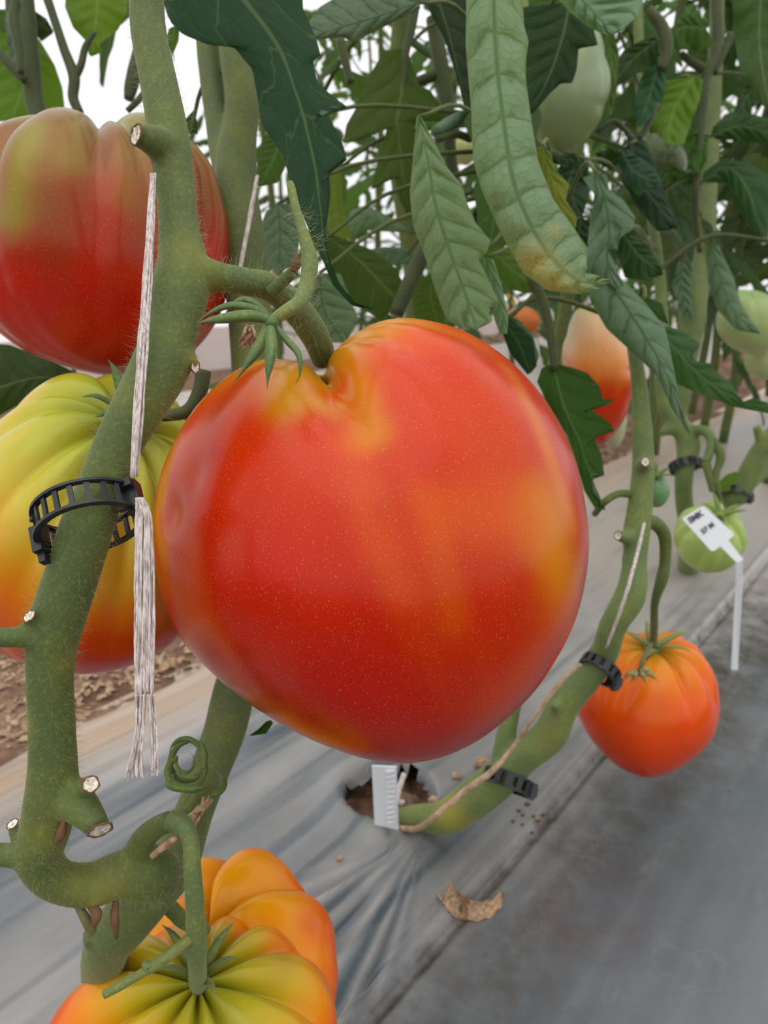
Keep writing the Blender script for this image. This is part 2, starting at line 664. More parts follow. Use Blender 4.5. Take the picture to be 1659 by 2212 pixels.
def in_hole(S, T):
    ds, dt = S - S_H, T - T_H
    an = np.arctan2(dt, ds)
    return np.hypot(ds * 0.92, dt * 1.0) < HOLE_R * (1 + 0.05 * np.sin(an * 3 + 1) + 0.03 * np.sin(an * 7))


def film_drop(S, T):
    z = film_z(S, T)
    ds, dt = S - S_H, T - T_H
    rr = np.hypot(ds * 0.92, dt)
    return z - 0.010 * (1 - sstep(HOLE_R, HOLE_R * 1.12, rr))


def dust_shade_f(S, T):
    left = sstep(T_FOLD - 0.07, T_FOLD + 0.01, T)
    d = 0.80 + 0.7 * fbm(S * 3, T * 8, 1, 3)
    # dust carries painted wrinkle shading along the lengthwise folds
    streak = fbm(S * 2.2, T * 34, 0.3, 3)
    fine = fbm(S * 3.5, T * 110, 4.0, 2)
    d = d - left * (0.42 * sstep(0.02, 0.45, streak) + 0.32 * sstep(0.05, 0.45, fine))
    do, to = S - 0.335, T - 0.228
    ro = np.hypot(do, to) + 1e-6
    ao = np.arctan2(to, -do)
    sec = np.exp(-(np.clip(np.abs(ao + 0.05) - 0.25, 0, 9) / 0.16) ** 2) * np.exp(-((ro - 0.11) / 0.08) ** 2)
    rid = np.abs(np.sin(ao * 22 + 1.6 * vnoise(ro * 12, ao * 4)))
    d = d + sec * (1.0 * (0.40 - rid))  # shaded lines of the gathered wrinkles painted in
    # a darker streak across the middle left
    d = d - 0.55 * np.exp(-((T - 0.385 - 0.02 * np.sin(S * 9)) / 0.012) ** 2) * sstep(0.05, 0.2, fbm(S * 5, T * 5, 3, 2) + .25)
    d = d * (0.25 + 0.75 * left) * (0.72 + 0.28 * sstep(0.12, 0.34, S))  # low right of the fold, so the painted sky blue shows there
    d = d + 0.55 * np.exp(-((S - S_H + 0.10) / 0.07) ** 2 - ((T - T_H + 0.03) / 0.035) ** 2) * (0.5 + fbm(S * 25, T * 40, 2, 3))
    d = d + 0.75 * sstep(0.5, 1.1, S) * (0.35 + 0.65 * left)
    return np.clip(d, 0.02, 1.5)


def dirt_dark_f(S, T):
    tt = T - T_FOLD
    d = np.exp(-((tt + 0.006) / 0.004) ** 2) + np.exp(-((tt + 0.045) / 0.045) ** 2) * (0.75 + fbm(S * 6, T * 9, 3, 3))  # dark line along the crease, plus a patchy band of dirt
    return np.clip(d, 0, 1) * (1 - sstep(0.75, 1.1, S))


def tan_f(S, T):
    return np.clip(sstep(T_EDGE - 0.185, T_EDGE - 0.10, T + 0.03 * fbm(S * 3, T * 3, 8, 2)) * (1.0 + 0.5 * fbm(S * 4, T * 10, 5, 3)) + 0.45 * sstep(0.55, 1.2, S) * sstep(T_FOLD, T_FOLD + .1, T) * (0.7 + fbm(S * 4, T * 14, 8, 3)), 0, 1)


ATT = {'Dust': dust_shade_f, 'Dirt': dirt_dark_f, 'Tan': tan_f}
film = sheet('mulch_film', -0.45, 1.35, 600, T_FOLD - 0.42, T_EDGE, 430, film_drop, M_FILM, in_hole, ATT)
tag(film, 'grey black plastic mulch film stretched over the near planting bed', None, None, 'structure')
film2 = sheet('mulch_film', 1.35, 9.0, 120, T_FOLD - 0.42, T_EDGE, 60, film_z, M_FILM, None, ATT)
tag(film2, 'far end of the plastic mulch film on the near planting bed', None, None, 'structure')


def soil_z(S, T):
    z = -0.062 + 0.018 * fbm(S * 9, T * 9, 2, 4) + 0.008 * np.abs(fbm(S * 40, T * 40, 4, 2))
    inb = 1 - sstep(T_EDGE - 0.10, T_EDGE - 0.01, T)
    zb = film_z(S, T) - 0.022 + 0.007 * fbm(S * 60, T * 60, 9, 3)
    return z * (1 - inb) + np.minimum(zb, zb) * inb


floor = sheet('floor', -0.5, 1.8, 330, T_EDGE - 0.16, T_FAR + 0.12, 230, lambda S, T: soil_z(S, T), M_SOIL)
tag(floor, 'bare reddish brown soil of the path between the beds', None, None, 'structure')
floor2 = sheet('floor', -6, 12, 120, -4, 5.0, 90, lambda S, T: -0.13 + 0.02 * fbm(S * 3, T * 3, 2, 2), M_SOIL)
tag(floor2, 'wider bare soil floor of the tunnel around the beds', None, None, 'structure')
floor3 = sheet('floor', 1.8, 9.0, 150, T_EDGE - 0.10, T_FAR + 0.12, 50, lambda S, T: -0.062 + 0.018 * fbm(S * 9, T * 9, 2, 3), M_SOIL)
tag(floor3, 'far soil path between the beds', None, None, 'structure')


def far_bed(S, T):
    return -0.075 + 0.075 * sstep(T_FAR, T_FAR + 0.12, T) - 0.075 * sstep(T_FAR + 0.8, T_FAR + 0.95, T) + 0.005 * fbm(S * 4, T * 20, 1, 3)


film3 = sheet('mulch_film', -1.0, 9.0, 200, T_FAR, T_FAR + 0.95, 50, far_bed, M_FILM, None,
              {'Dust': lambda S, T: 1.1 + 0 * S, 'Dirt': lambda S, T: 0 * S, 'Tan': lambda S, T: 0.25 + 0 * S})
tag(film3, 'pale dusty mulch film on the neighbouring bed beyond the path', None, None, 'structure')


hs = sheet('floor', S_H - .05, S_H + .05, 60, T_H - .05, T_H + .05, 60, lambda S, T: -0.021 + 0.012 * fbm(S * 70, T * 70, 2, 4) - 0.006 * np.abs(fbm(S * 30, T * 30, 6, 2)), M_SOIL)
tag(hs, 'dark crumbly soil showing inside the planting hole', None, None, 'structure')


# polythene tunnel wall with hoops
def poly_mat():
    m, t, b, out = new_mat('polythene_film')
    tr = t.nodes.new('ShaderNodeBsdfTransparent')
    tl = t.nodes.new('ShaderNodeBsdfTranslucent')
    n = noise_node(t, 3, 3, 0.5, objcoord(t))
    t.links.new(ramp(t, n.outputs[0], [(0.3, (0.90, 0.88, 0.90)), (0.7, (0.98, 0.96, 0.97))]), tl.inputs[0])
    tr.inputs[0].default_value = (0.97, 0.96, 0.97, 1)
    ms = t.nodes.new('ShaderNodeMixShader')
    ms.inputs[0].default_value = 0.38
    t.links.new(tr.outputs[0], ms.inputs[1])
    t.links.new(tl.outputs[0], ms.inputs[2])
    t.links.new(ms.outputs[0], out.inputs[0])
    return m


M_POLY = poly_mat()
TW = T_FAR + 1.9


def wall_point(s, a):      # a: 0 at the soil, 1 near the ridge
    ang = a * math.radians(78)
    t = TW - 1.5 * (1 - math.cos(ang))
    z = -0.15 + 2.3 * math.sin(ang)
    return np.array([s * B[0] + t * N[0], s * B[1] + t * N[1], z])


def wall_strip(name, s0, s1, label):
    V, Fq = [], []
    for i in range(31):
        for j in range(17):
            V.append(wall_point(s0 + (s1 - s0) * i / 30, j / 16) + 0.006 * rng.normal(size=3))
    for i in range(30):
        for j in range(16):
            Fq.append((i * 17 + j, (i + 1) * 17 + j, (i + 1) * 17 + j + 1, i * 17 + j + 1))
    return tag(link(name, mesh(name, V, Fq), M_POLY), label, None, None, 'structure')


wall_strip('wall_left', -3.0, 11.0, 'white polythene side of the growing tunnel behind the plants')
for k, s in enumerate(np.arange(-1.4, 10, 1.3)):
    w = np.array([wall_point(s, a) for a in np.linspace(0, 1, 24)])
    V, Fc = tube_geo(w - np.array([N[0], N[1], 0]) * 0.03, np.full(24, 0.014), 10)
    o = link('tunnel_hoop', mesh('tunnel_hoop', V, Fc), M_PIPE)
    tag(o, 'grey steel hoop of the white tunnel wall, %s from the left' % ['first', 'second', 'third', 'fourth', 'fifth', 'sixth', 'seventh', 'eighth', 'ninth'][k], 'hoop', 'tunnel hoops')
# end wall
V, Fq = [], []
for i in range(21):
    for j in range(9):
        t = -4 + (TW + 4.0) * i / 20
        s = 10.2
        V.append((s * B[0] + t * N[0], s * B[1] + t * N[1], -0.15 + 2.6 * j / 8))
for i in range(20):
    for j in range(8):
        Fq.append((i * 9 + j, (i + 1) * 9 + j, (i + 1) * 9 + j + 1, i * 9 + j + 1))
tag(link('wall_back', mesh('wall_back', V, Fq), M_POLY), 'white polythene end of the growing tunnel', None, None, 'structure')


# litter on the soil path
def litter(name, n, s0, s1, t0, t1, mat, lmin, lmax, wide, zf, label, seed):
    r_ = np.random.default_rng(seed)
    mb = MB()
    for _ in range(n):
        s, t = r_.uniform(s0, s1), r_.uniform(t0, t1)
        z = float(zf(np.array([s]), np.array([t]))[0]) + 0.002
        c = np.array([s * B[0] + t * N[0], s * B[1] + t * N[1], z])
        a = r_.uniform(0, 6.28)
        d = np.array([math.cos(a), math.sin(a), r_.normal() * 0.2])
        e = np.array([-math.sin(a), math.cos(a), r_.normal() * 0.3])
        L = r_.uniform(lmin, lmax)
        Wd = L * wide * r_.uniform(0.5, 1.4)
        up = np.array([0, 0, 1]) * Wd * 0.35
        ps = [c - d * L, c - d * L * .3 + e * Wd + up * .5, c + d * L * .5 + e * Wd * .7 + up * .2, c + d * L + up * r_.uniform(0, 1.5), c + d * L * .3 - e * Wd * .9 + up, c - d * L * .5 - e * Wd * .6 + up * .3, c + up * 1.6]
        mb.add(ps, [(0, 1, 6), (1, 2, 6), (2, 3, 6), (3, 4, 6), (4, 5, 6), (5, 0, 6)])
    o = link(name, mb.mesh(name, False), mat)
    return tag(o, label, 'litter', None, 'stuff')


zsoil = lambda S, T: soil_z(S, T)
litter('dry_litter', 7000, -0.4, 1.7, T_EDGE - 0.01, T_FAR, M_STRAW, 0.002, 0.0075, 0.45, zsoil, 'pale dry leaf litter scattered over the soil path', 11)
litter('straw_litter', 320, -0.4, 1.7, T_EDGE - 0.0, T_FAR, M_STRAW, 0.02, 0.06, 0.025, zsoil, 'thin dry straws lying on the soil path', 12)
litter('dark_litter', 3500, -0.4, 1.7, T_EDGE - 0.01, T_FAR, M_DRY, 0.002, 0.008, 0.6, zsoil, 'dark brown clods and crumbs on the soil path', 13)


def crumbs():
    mb = MB()
    r_ = np.random.default_rng(5)
    for x, y, q in [(1140, 1712, 7), (1138, 1738, 6), (1120, 1752, 5), (1152, 1765, 5), (1130, 1762, 5), (1163, 1775, 5), (1128, 1782, 4), (1175, 1762, 5), (1108, 1775, 4), (1150, 1800, 4), (1005, 1705, 3), (1285, 1820, 3), (1400, 1848, 3), (1575, 1710, 3)]:
        c = G(x, y)
        h = q * depth_of(c) / F
        mb.box(c + np.array([0, 0, h * .3]), np.array([h * .8, h * .3, 0]), np.array([-h * .2, h * .5, 0]), np.array([0, 0, h * .4]))
    o = link('soil_crumbs', mb.mesh('soil_crumbs', False), M_BARK)
    tag(o, 'tiny dark crumbs of soil on the film beside the crease', 'crumbs', None, 'stuff')


crumbs()

# ================================================================== FRUIT
def fruit(root, name, c_px, d, sil, stem_px, stem_front, thick, colfn, nribs=0, rib_amp=0.05, rib_w=0.16, rib_end=1.7,
          dent=0.10, dent_w=0.35, seed=0, rib_mid=0.55, rib_spread=0.55, bulge=0.0, res=(90, 160), blobs=(), extra=None, lump=0.012):
    C = P(c_px[0], c_px[1], d)
    w = CAM - C
    dist = np.linalg.norm(w)
    w /= dist
    u = np.cross(UP, w); u /= np.linalg.norm(u)
    v = np.cross(w, u)

    def loc(px, py):
        r = ray(px, py)
        q = CAM + r * (np.dot(C - CAM, w) / np.dot(r, w)) - C
        return np.dot(q, u), np.dot(q, v)

    uvs = np.array([loc(*p) for p in sil])
    R0 = np.mean(np.hypot(uvs[:, 0], uvs[:, 1]))
    k = math.sqrt(max(0.3, 1 - (R0 / dist) ** 2))
    ang = np.arctan2(uvs[:, 1], uvs[:, 0])
    rad = np.hypot(uvs[:, 0], uvs[:, 1]) * k
    o_ = np.argsort(ang)
    ang, rad = ang[o_], rad[o_]
    gang = np.linspace(-math.pi, math.pi, 361)
    grad = np.interp(gang, np.r_[ang[-3:] - 2 * math.pi, ang, ang[:3] + 2 * math.pi], np.r_[rad[-3:], rad, rad[:3]])
    kern = np.exp(-np.linspace(-2, 2, 9) ** 2); kern /= kern.sum()
    gp = np.r_[grad[-9:-1], grad, grad[1:9]]
    grad = np.convolve(gp, kern, 'same')[8:-8]
    Rm = grad.mean()
    sa = np.array(loc(*stem_px))
    sr = np.interp(math.atan2(sa[1], sa[0]), gang, grad)
    ab = sa / sr
    nn = np.hypot(*ab)
    if nn > 0.985:
        ab = ab / nn * 0.985
    ax = np.array([ab[0], ab[1], (1 if stem_front else -1) * math.sqrt(1 - ab[0] ** 2 - ab[1] ** 2)])
    e1 = np.array([0, 0, 1.0]) - ax * ax[2]
    e1 /= np.linalg.norm(e1)
    e2 = np.cross(ax, e1)
    nl, nm = res
    th = np.linspace(0, 1, nl)
    th = (th ** 1.25) * math.pi            # denser near the stem end
    th[0], th[-1] = 1e-3, math.pi - 1e-3
    lam = np.linspace(-math.pi, math.pi, nm, endpoint=False)
    TH, LA = np.meshgrid(th, lam, indexing='ij')
    D = np.sin(TH)[..., None] * (np.cos(LA)[..., None] * e1 + np.sin(LA)[..., None] * e2) + np.cos(TH)[..., None] * ax
    psi = np.arctan2(D[..., 1], D[..., 0])
    sinA = np.hypot(D[..., 0], D[..., 1])
    S = np.interp(psi, gang, grad)
    S = Rm + (S - Rm) * sstep(0.15, 0.9, sinA)
    Dp = Rm * thick
    L = np.stack([D[..., 0] * S, D[..., 1] * S, D[..., 2] * Dp], -1)
    r_ = np.random.default_rng(seed + 100)
    disp = np.zeros_like(TH)
    if nribs:
        base = np.linspace(-math.pi, math.pi, nribs, endpoint=False) + r_.normal(size=nribs) * 1.2 / nribs
        fade = np.exp(-((TH - rib_mid) / rib_spread) ** 2) * 0.75 + np.clip(1 - TH / rib_end, 0, 1) * 0.6
        for lk in base:
            a = rib_amp * r_.uniform(0.5, 1.25)
            wk = rib_w * r_.uniform(0.7, 1.3)
            dl = np.abs((LA - lk + math.pi) % (2 * math.pi) - math.pi)
            disp -= a * fade * np.exp(-(dl / wk) ** 1.3)
        disp += rib_amp * 0.3 * fade
        if bulge:
            dall = np.stack([np.abs((LA - lk + math.pi) % (2 * math.pi) - math.pi) for lk in base])
            q_ = np.clip(dall.min(0) / (math.pi / nribs), 0, 1)
            disp += bulge * np.clip(fade, 0, 1) * ((1 - (1 - q_) ** 2.2) - 0.6)
    disp -= dent * np.exp(-(TH / dent_w) ** 2)
    disp += lump * fbm(D[..., 0] * 1.6 + seed, D[..., 1] * 1.6, D[..., 2] * 1.6, 2)
    if extra is not None:
        disp += extra(TH, LA)
    L = L * (1 + disp)[..., None]
    Wd = C + L[..., 0:1] * u + L[..., 1:2] * v + L[..., 2:3] * w
    V = Wd.reshape(-1, 3)
    Fq = []
    for i in range(nl - 1):
        for j in range(nm):
            a, b = i * nm + j, i * nm + (j + 1) % nm
            Fq.append((a, b, b + nm, a + nm))
    Fq.append(tuple(range(nm))[::-1])
    Fq.append(tuple((nl - 1) * nm + j for j in range(nm)))
    nz = fbm(D[..., 0] * 2.2 + seed, D[..., 1] * 2.2, D[..., 2] * 2.2, 4)
    st_ = fbm(LA * 3.2 + seed, TH * 0.7, 3.0, 3)
    Cc = colfn(TH, LA, nz, st_).reshape(-1, 3)
    def on_skin(x, y):
        q = loc(x, y)
        z = math.sqrt(max(0.0, 1 - (math.hypot(*q) / Rm) ** 2)) * Dp
        return C + q[0] * u + q[1] * v + z * w

    fine = fbm(D[..., 0] * 7 + seed, D[..., 1] * 7, D[..., 2] * 7, 3).ravel()
    for bl in blobs:
        # a patch or streak of skin colour centred on the surface points seen there
        if len(bl) == 5:
            pts_, (br, bc, bs) = [on_skin(bl[0], bl[1])], bl[2:]
        else:
            pts_, (br, bc, bs) = [on_skin(bl[0] + (bl[2] - bl[0]) * t, bl[1] + (bl[3] - bl[1]) * t) for t in np.linspace(0, 1, 7)], bl[4:]
        dmin = np.full(len(V), 9.0)
        for k_ in range(max(1, len(pts_) - 1)):
            if len(pts_) == 1:
                dmin = np.linalg.norm(V - pts_[0], axis=1)
                break
            a_, ab_ = pts_[k_], pts_[k_ + 1] - pts_[k_]
            t_ = np.clip((V - a_) @ ab_ / (ab_ @ ab_), 0, 1)
            dmin = np.minimum(dmin, np.linalg.norm(V - a_ - t_[:, None] * ab_, axis=1))
        dd = dmin / (br * d / F) * (1 + 0.35 * nz.ravel() + 0.25 * fine)
        wgt = (bs * np.exp(-dd ** 2.4))[:, None]
        Cc = Cc * (1 - wgt) + np.array(bc) * wgt
    ripe = np.clip((Cc[:, 0:1] - Cc[:, 1:2]) / 0.5, 0, 1)           # fully ripe skin holds almost no blue
    Cc = Cc - ripe * np.stack([0 * Cc[:, 0], 0.012 + 0.12 * Cc[:, 1], 0.85 * Cc[:, 2]], 1)
    m = mesh(name, V, Fq[::1], True, None, {'Col': np.clip(Cc, 0.0005, 1)})
    bm = bmesh.new(); bm.from_mesh(m)
    bmesh.ops.recalc_face_normals(bm, faces=bm.faces)
    bm.to_mesh(m); bm.free()
    o = link(name, m, M_TOM, root)
    axw = ax[0] * u + ax[1] * v + ax[2] * w
    pole = Wd[0].mean(axis=0)
    return o, pole, axw, C


def stops(TH, pairs):
    ks = [p for p, c in pairs]
    out = np.stack([np.interp(TH, ks, [c[i] for p, c in pairs]) for i in range(3)], -1)
    return out


GREEN = (0.30, 0.30, 0.025); LIME = (0.46, 0.42, 0.035); YEL = (0.66, 0.36, 0.018); ORG = (0.70, 0.17, 0.010)
RED = (0.58, 0.040, 0.010); DRED = (0.42, 0.018, 0.008); PINK = (0.62, 0.10, 0.06)


def thing_at(name, label, cat, c_px, d, group=None):
    return thing(name, label, cat, P(c_px[0], c_px[1], d), group)


def blade(name, pts, wpx, mat, parent, color, n=12, cup=0.25, kind=0):
    """a sepal: narrow pointed strip along px path (px,py,d)"""
    pp = catmull(np.array([P(x, y, d) for x, y, d in pts]), n)
    dm = np.mean([p[2] for p in pts])
    T = np.gradient(pp, axis=0)
    T /= np.linalg.norm(T, axis=1)[:, None]
    V, UV = [], []
    for i in range(n):
        t = i / (n - 1)
        vw = CAM - pp[i]; vw /= np.linalg.norm(vw)
        L = np.cross(T[i], vw); L /= np.linalg.norm(L)
        Nn = np.cross(L, T[i])
        w = wpx * dm / F * (0.35 + 0.65 * math.sin(math.pi * min(1, t * 1.1 + 0.12)) ** 0.8) * (1 - t ** 4) + 1e-5
        th_ = w * 0.18
        for k in (-1, 0, 1):
            V.append(pp[i] + L * k * w + Nn * w * cup * (1 if k == 0 else 0)); UV.append((t * 3, k))
        V.append(pp[i] - Nn * th_); UV.append((t * 3, 0))
    Fq = []
    for i in range(n - 1):
        a, b = i * 4, i * 4 + 4
        Fq += [(a, a + 1, b + 1, b), (a + 1, a + 2, b + 2, b + 1), (a + 2, a + 3, b + 3, b + 2), (a + 3, a, b, b + 3)]
    return link(name, mesh(name, V, Fq, True, UV), mat, parent, color=color)


def calyx(root, pole, axw, size, n, mat_color, seed=0, droop=0.5, long=1.0, base_r=0.25, lift=0.0):
    """small star of sepals standing at the stem end; size in metres"""
    r_ = np.random.default_rng(seed)
    e1 = np.cross(axw, [0.2, 0.5, 0.8]); e1 /= np.linalg.norm(e1)
    e2 = np.cross(axw, e1)
    hub, Fh = [], []
    Vh, Fh = tube_geo(np.array([pole - axw * size * .15, pole + axw * size * .05, pole + axw * size * .16]), np.array([1, 1.1, .6]) * size * base_r * .8, 10)
    hubo = link('calyx', mesh('calyx', Vh, Fh), M_STEM, root, color=mat_color)
    for k in range(n):
        a = 2 * math.pi * k / n + r_.normal() * 0.2
        dr = math.cos(a) * e1 + math.sin(a) * e2
        l = size * long * r_.uniform(0.8, 1.15)
        up_ = lift + r_.uniform(0.3, 0.6)
        pts = [pole + axw * size * 0.05, pole + dr * l * .4 + axw * l * up_ * .5, pole + dr * l * .75 + axw * l * up_ * .75, pole + dr * l + axw * l * (up_ * .8 - droop * r_.uniform(0, .5))]
        n_ = 9
        pp = catmull(np.array(pts), n_)
        T = np.gradient(pp, axis=0); T /= np.linalg.norm(T, axis=1)[:, None]
        V = []
        for i in range(n_):
            t = i / (n_ - 1)
            L = np.cross(T[i], axw); L /= np.linalg.norm(L) + 1e-9
            Nn = np.cross(L, T[i])
            w = size * 0.13 * (0.5 + 0.5 * math.sin(math.pi * min(1, t + .2))) * (1 - t ** 3) + 1e-5
            V += [pp[i] - L * w, pp[i] + Nn * w * .35, pp[i] + L * w, pp[i] - Nn * w * .2]
        Fq = []
        for i in range(n_ - 1):
            q, b = i * 4, i * 4 + 4
            Fq += [(q, q + 1, b + 1, b), (q + 1, q + 2, b + 2, b + 1), (q + 2, q + 3, b + 3, b + 2), (q + 3, q, b, b + 3)]
        link('sepal', mesh('sepal', V, Fq), M_STEM, hubo, color=mat_color)
    return hubo


def stroke(a, b, r, c, w, n):
    return [(a[0], a[1], b[0], b[1], r * 1.15, c, w)]


# ---- the big heart shaped tomato
SIL_MAIN = [(690, 800), (705, 757), (735, 728), (780, 702), (830, 682), (880, 677), (940, 687), (1010, 712), (1080, 757), (1150, 822), (1205, 900), (1245, 985), (1268, 1080), (1279, 1170), (1270, 1260), (1245, 1350), (1205, 1430), (1150, 1510), (1085, 1570), (1010, 1620), (940, 1647), (870, 1656), (800, 1647), (720, 1622), (650, 1592), (580, 1552), (510, 1502), (440, 1442), (385, 1380), (350, 1300), (330, 1210), (326, 1120), (338, 1030), (365, 960), (410, 885), (460, 830), (520, 787), (570, 766), (620, 763), (662, 775)]


def col_main(TH, LA, nz, st_):
    c = stops(TH + 0.22 * nz + 0.18 * st_, [(0.0, (0.52, 0.30, 0.02)), (0.35, (0.60, 0.26, 0.015)), (0.60, (0.64, 0.10, 0.006)), (0.85, (0.56, 0.044, 0.004)), (1.5, (0.49, 0.026, 0.001)), (2.4, (0.41, 0.020, 0.001)), (3.1, (0.45, 0.02, 0.008))])  # deeper red below also carries the lower half's shading
    s = sstep(0.12, 0.5, st_)[..., None] * (1 - sstep(1.2, 2.6, TH))[..., None] * 0.42
    return c * (1 - s) + np.array((0.58, 0.10, 0.002)) * s


def extra_main(TH, LA):
    # clefts running down from the stem on the visible side, and a few shallow dimples
    d = 0
    for lk, a, w, end in ((0.10, 0.035, 0.07, 1.7), (0.10, 0.075, 0.20, 1.5), (-0.42, 0.018, 0.12, 1.6), (-0.85, 0.022, 0.2, 1.5), (0.62, 0.030, 0.14, 1.5), (1.15, 0.04, 0.2, 1.2), (1.9, 0.05, 0.2, 1.2), (-1.9, 0.05, .2, 1.2)):
        d = d - a * np.exp(-((LA - lk) / w) ** 2) * np.clip(1 - TH / end, 0, 1) ** 0.8
    for lk in (-0.55, -0.22, 0.05, 0.30, 0.58):
        d = d - 0.008 * np.exp(-((LA - lk) / 0.13) ** 2) * np.exp(-((TH - 1.2) / 0.7) ** 2)
    for tx, lx, a, w in ((1.12, -0.98, 0.022, 0.10), (0.98, -0.80, 0.016, 0.08), (1.3, -0.95, -0.01, .15)):
        d = d - a * np.exp(-((TH - tx) ** 2 + (LA - lx) ** 2) / w ** 2)
    return d


big = thing_at('heart_tomato', 'huge red orange heart shaped tomato hanging in the middle, the largest fruit', 'tomato', (805, 1165), 0.235)
_, big_pole, big_ax, big_c = fruit(big, 'fruit', (805, 1165), 0.235, SIL_MAIN, (690, 800), True, 0.90, col_main, 0, dent=0.05, dent_w=0.16, seed=3, res=(120, 220), extra=extra_main,
    blobs=stroke((640, 810), (655, 920), 44, (0.55, 0.26, 0.004), .95, 4) + stroke((708, 815), (722, 895), 32, (0.50, 0.36, 0.004), 1.0, 3) + stroke((735, 770), (800, 980), 32, (0.62, 0.26, 0.004), .9, 7)
    + stroke((745, 740), (900, 700), 40, (0.60, 0.24, 0.004), .9, 4) + stroke((900, 695), (1060, 775), 34, (0.58, 0.22, 0.004), .85, 4) + stroke((1062, 850), (1175, 1140), 24, (0.64, 0.24, 0.008), .5, 12)
    + stroke((1110, 1120), (1165, 1260), 62, (0.60, 0.22, 0.002), .9, 3) + stroke((1050, 1130), (960, 1120), 55, (0.60, 0.11, 0.002), .6, 3) + stroke((900, 1090), (940, 1300), 26, (0.60, 0.12, 0.002), .4, 6) + stroke((790, 1080), (850, 1250), 24, (0.58, 0.10, 0.002), .35, 6)
    + stroke((500, 800), (350, 1040), 40, (0.60, 0.25, 0.004), .85, 6) + stroke((420, 980), (400, 1090), 26, (0.64, 0.24, 0.01), .8, 4) + stroke((385, 1130), (410, 1190), 30, (0.66, 0.20, 0.01), .7, 3)
    + stroke((430, 1260), (520, 1350), 40, (0.62, 0.09, 0.004), .6, 3) + stroke((500, 1440), (740, 1600), 50, (0.56, 0.11, 0.002), .75, 5) + stroke((1150, 1330), (1050, 1450), 70, (0.58, 0.075, 0.002), .6, 3)
    + [(470, 1085, 22, (0.46, 0.02, 0.005), .6), (520, 1010, 24, (0.46, 0.02, 0.005), .6), (820, 1110, 18, (0.42, 0.03, 0.002), .6), (870, 1600, 110, (0.40, 0.016, 0.008), .6), (760, 1440, 110, (0.46, 0.012, 0.001), .5), (640, 1210, 60, (0.56, 0.02, 0.001), .5)])

# ---- upper left
SIL_UL = [(0, 268), (60, 246), (110, 236), (160, 240), (195, 246), (235, 246), (275, 238), (320, 248), (370, 270), (420, 302), (460, 350), (485, 430), (498, 520), (492, 600), (470, 690), (420, 760), (340, 802), (270, 813), (190, 806), (110, 782), (40, 748), (-30, 690), (-70, 600), (-85, 500), (-75, 400), (-45, 310)]


def col_ul(TH, LA, nz, st_):
    c = stops(TH + 0.35 * nz + 0.35 * st_, [(0, (0.17, 0.18, 0.018)), (0.45, (0.20, 0.17, 0.018)), (0.8, (0.20, 0.095, 0.018)), (1.25, (0.23, 0.060, 0.010)), (1.7, (0.32, 0.034, 0.008)), (2.3, (0.48, 0.025, 0.016)), (3.1, (0.42, 0.02, 0.015))])  # shoulder tones darkened to carry the shade of leaves above
    return c


ul = thing_at('ribbed_tomato', 'ribbed red tomato with green shoulders, hanging above the green and orange one', 'tomato', (215, 530), 0.300)
fruit(ul, 'fruit', (215, 530), 0.300, SIL_UL, (215, 262), False, 0.85, col_ul, 11, bulge=.06, rib_amp=0.10, rib_w=0.20, rib_end=3.0, dent=0.12, seed=11, lump=0.03, rib_mid=1.05, rib_spread=0.75,
      blobs=[(80, 300, 45, 470, 36, (0.23, 0.24, 0.02), .75), (10, 330, -20, 480, 30, (0.22, 0.2, 0.02), .5), (180, 270, 165, 360, 36, (0.24, .20, .02), .6), (290, 290, 270, 430, 36, (0.24, 0.15, 0.02), .5), (110, 720, 70, (0.50, 0.035, 0.05), .6), (30, 650, 60, (0.50, 0.035, 0.05), .5)])

# ---- middle left
SIL_ML = [(70, 845), (150, 812), (220, 804), (290, 815), (350, 845), (405, 900), (440, 980), (455, 1080), (450, 1200), (425, 1310), (375, 1390), (290, 1438), (180, 1459), (100, 1450), (30, 1428), (-30, 1380), (-80, 1280), (-95, 1150), (-80, 1050), (-40, 960), (10, 895)]


def col_ml(TH, LA, nz, st_):
    return stops(TH + 0.30 * nz + 0.30 * st_, [(0, (0.22, 0.27, 0.02)), (0.5, (0.38, 0.40, 0.03)), (0.85, (0.56, 0.46, 0.05)), (1.15, (0.62, 0.35, 0.025)), (1.45, (0.66, 0.20, 0.015)), (1.8, (0.58, 0.07, 0.012)), (2.3, (0.52, 0.035, 0.02)), (3.1, (0.46, 0.03, 0.02))])


ml = thing_at('ribbed_tomato', 'half ripe ribbed tomato, green on top and orange below, behind the black clip', 'tomato', (185, 1130), 0.285)
_, ml_pole, ml_ax, _ = fruit(ml, 'fruit', (185, 1130), 0.285, SIL_ML, (278, 905), True, 0.85, col_ml, 11, bulge=.06, rib_amp=0.06, rib_w=0.17, rib_end=2.2, dent=0.13, seed=21)
calyx(ml, ml_pole + ml_ax * 0.004, ml_ax, 0.021, 6, (0.055, 0.10, 0.030), 3, 0.3)
tube('pedicel', [(440, 800, .262, 17), (430, 850, .262, 16), (400, 890, .262, 14), (330, 900, .262, 13), (285, 903, .262, 14)], M_STEM, ml, color=STEM_D)

# ---- bottom pair
SIL_BB = [(400, 1885), (440, 1857), (490, 1845), (540, 1842), (590, 1862), (640, 1900), (690, 1955), (714, 2000), (721, 2060), (722, 2150), (705, 2240), (620, 2300), (500, 2300), (400, 2250), (325, 2150), (310, 2030), (350, 1950)]


def col_bb(TH, LA, nz, st_):
    return stops(TH + 0.3 * nz + 0.3 * st_, [(0, (0.55, 0.26, 0.02)), (0.5, (0.80, 0.38, 0.012)), (1.0, (0.86, 0.36, 0.010)), (1.5, (0.78, 0.15, 0.012)), (2.2, (0.62, 0.06, 0.02)), (3.1, (0.5, 0.04, 0.015))])


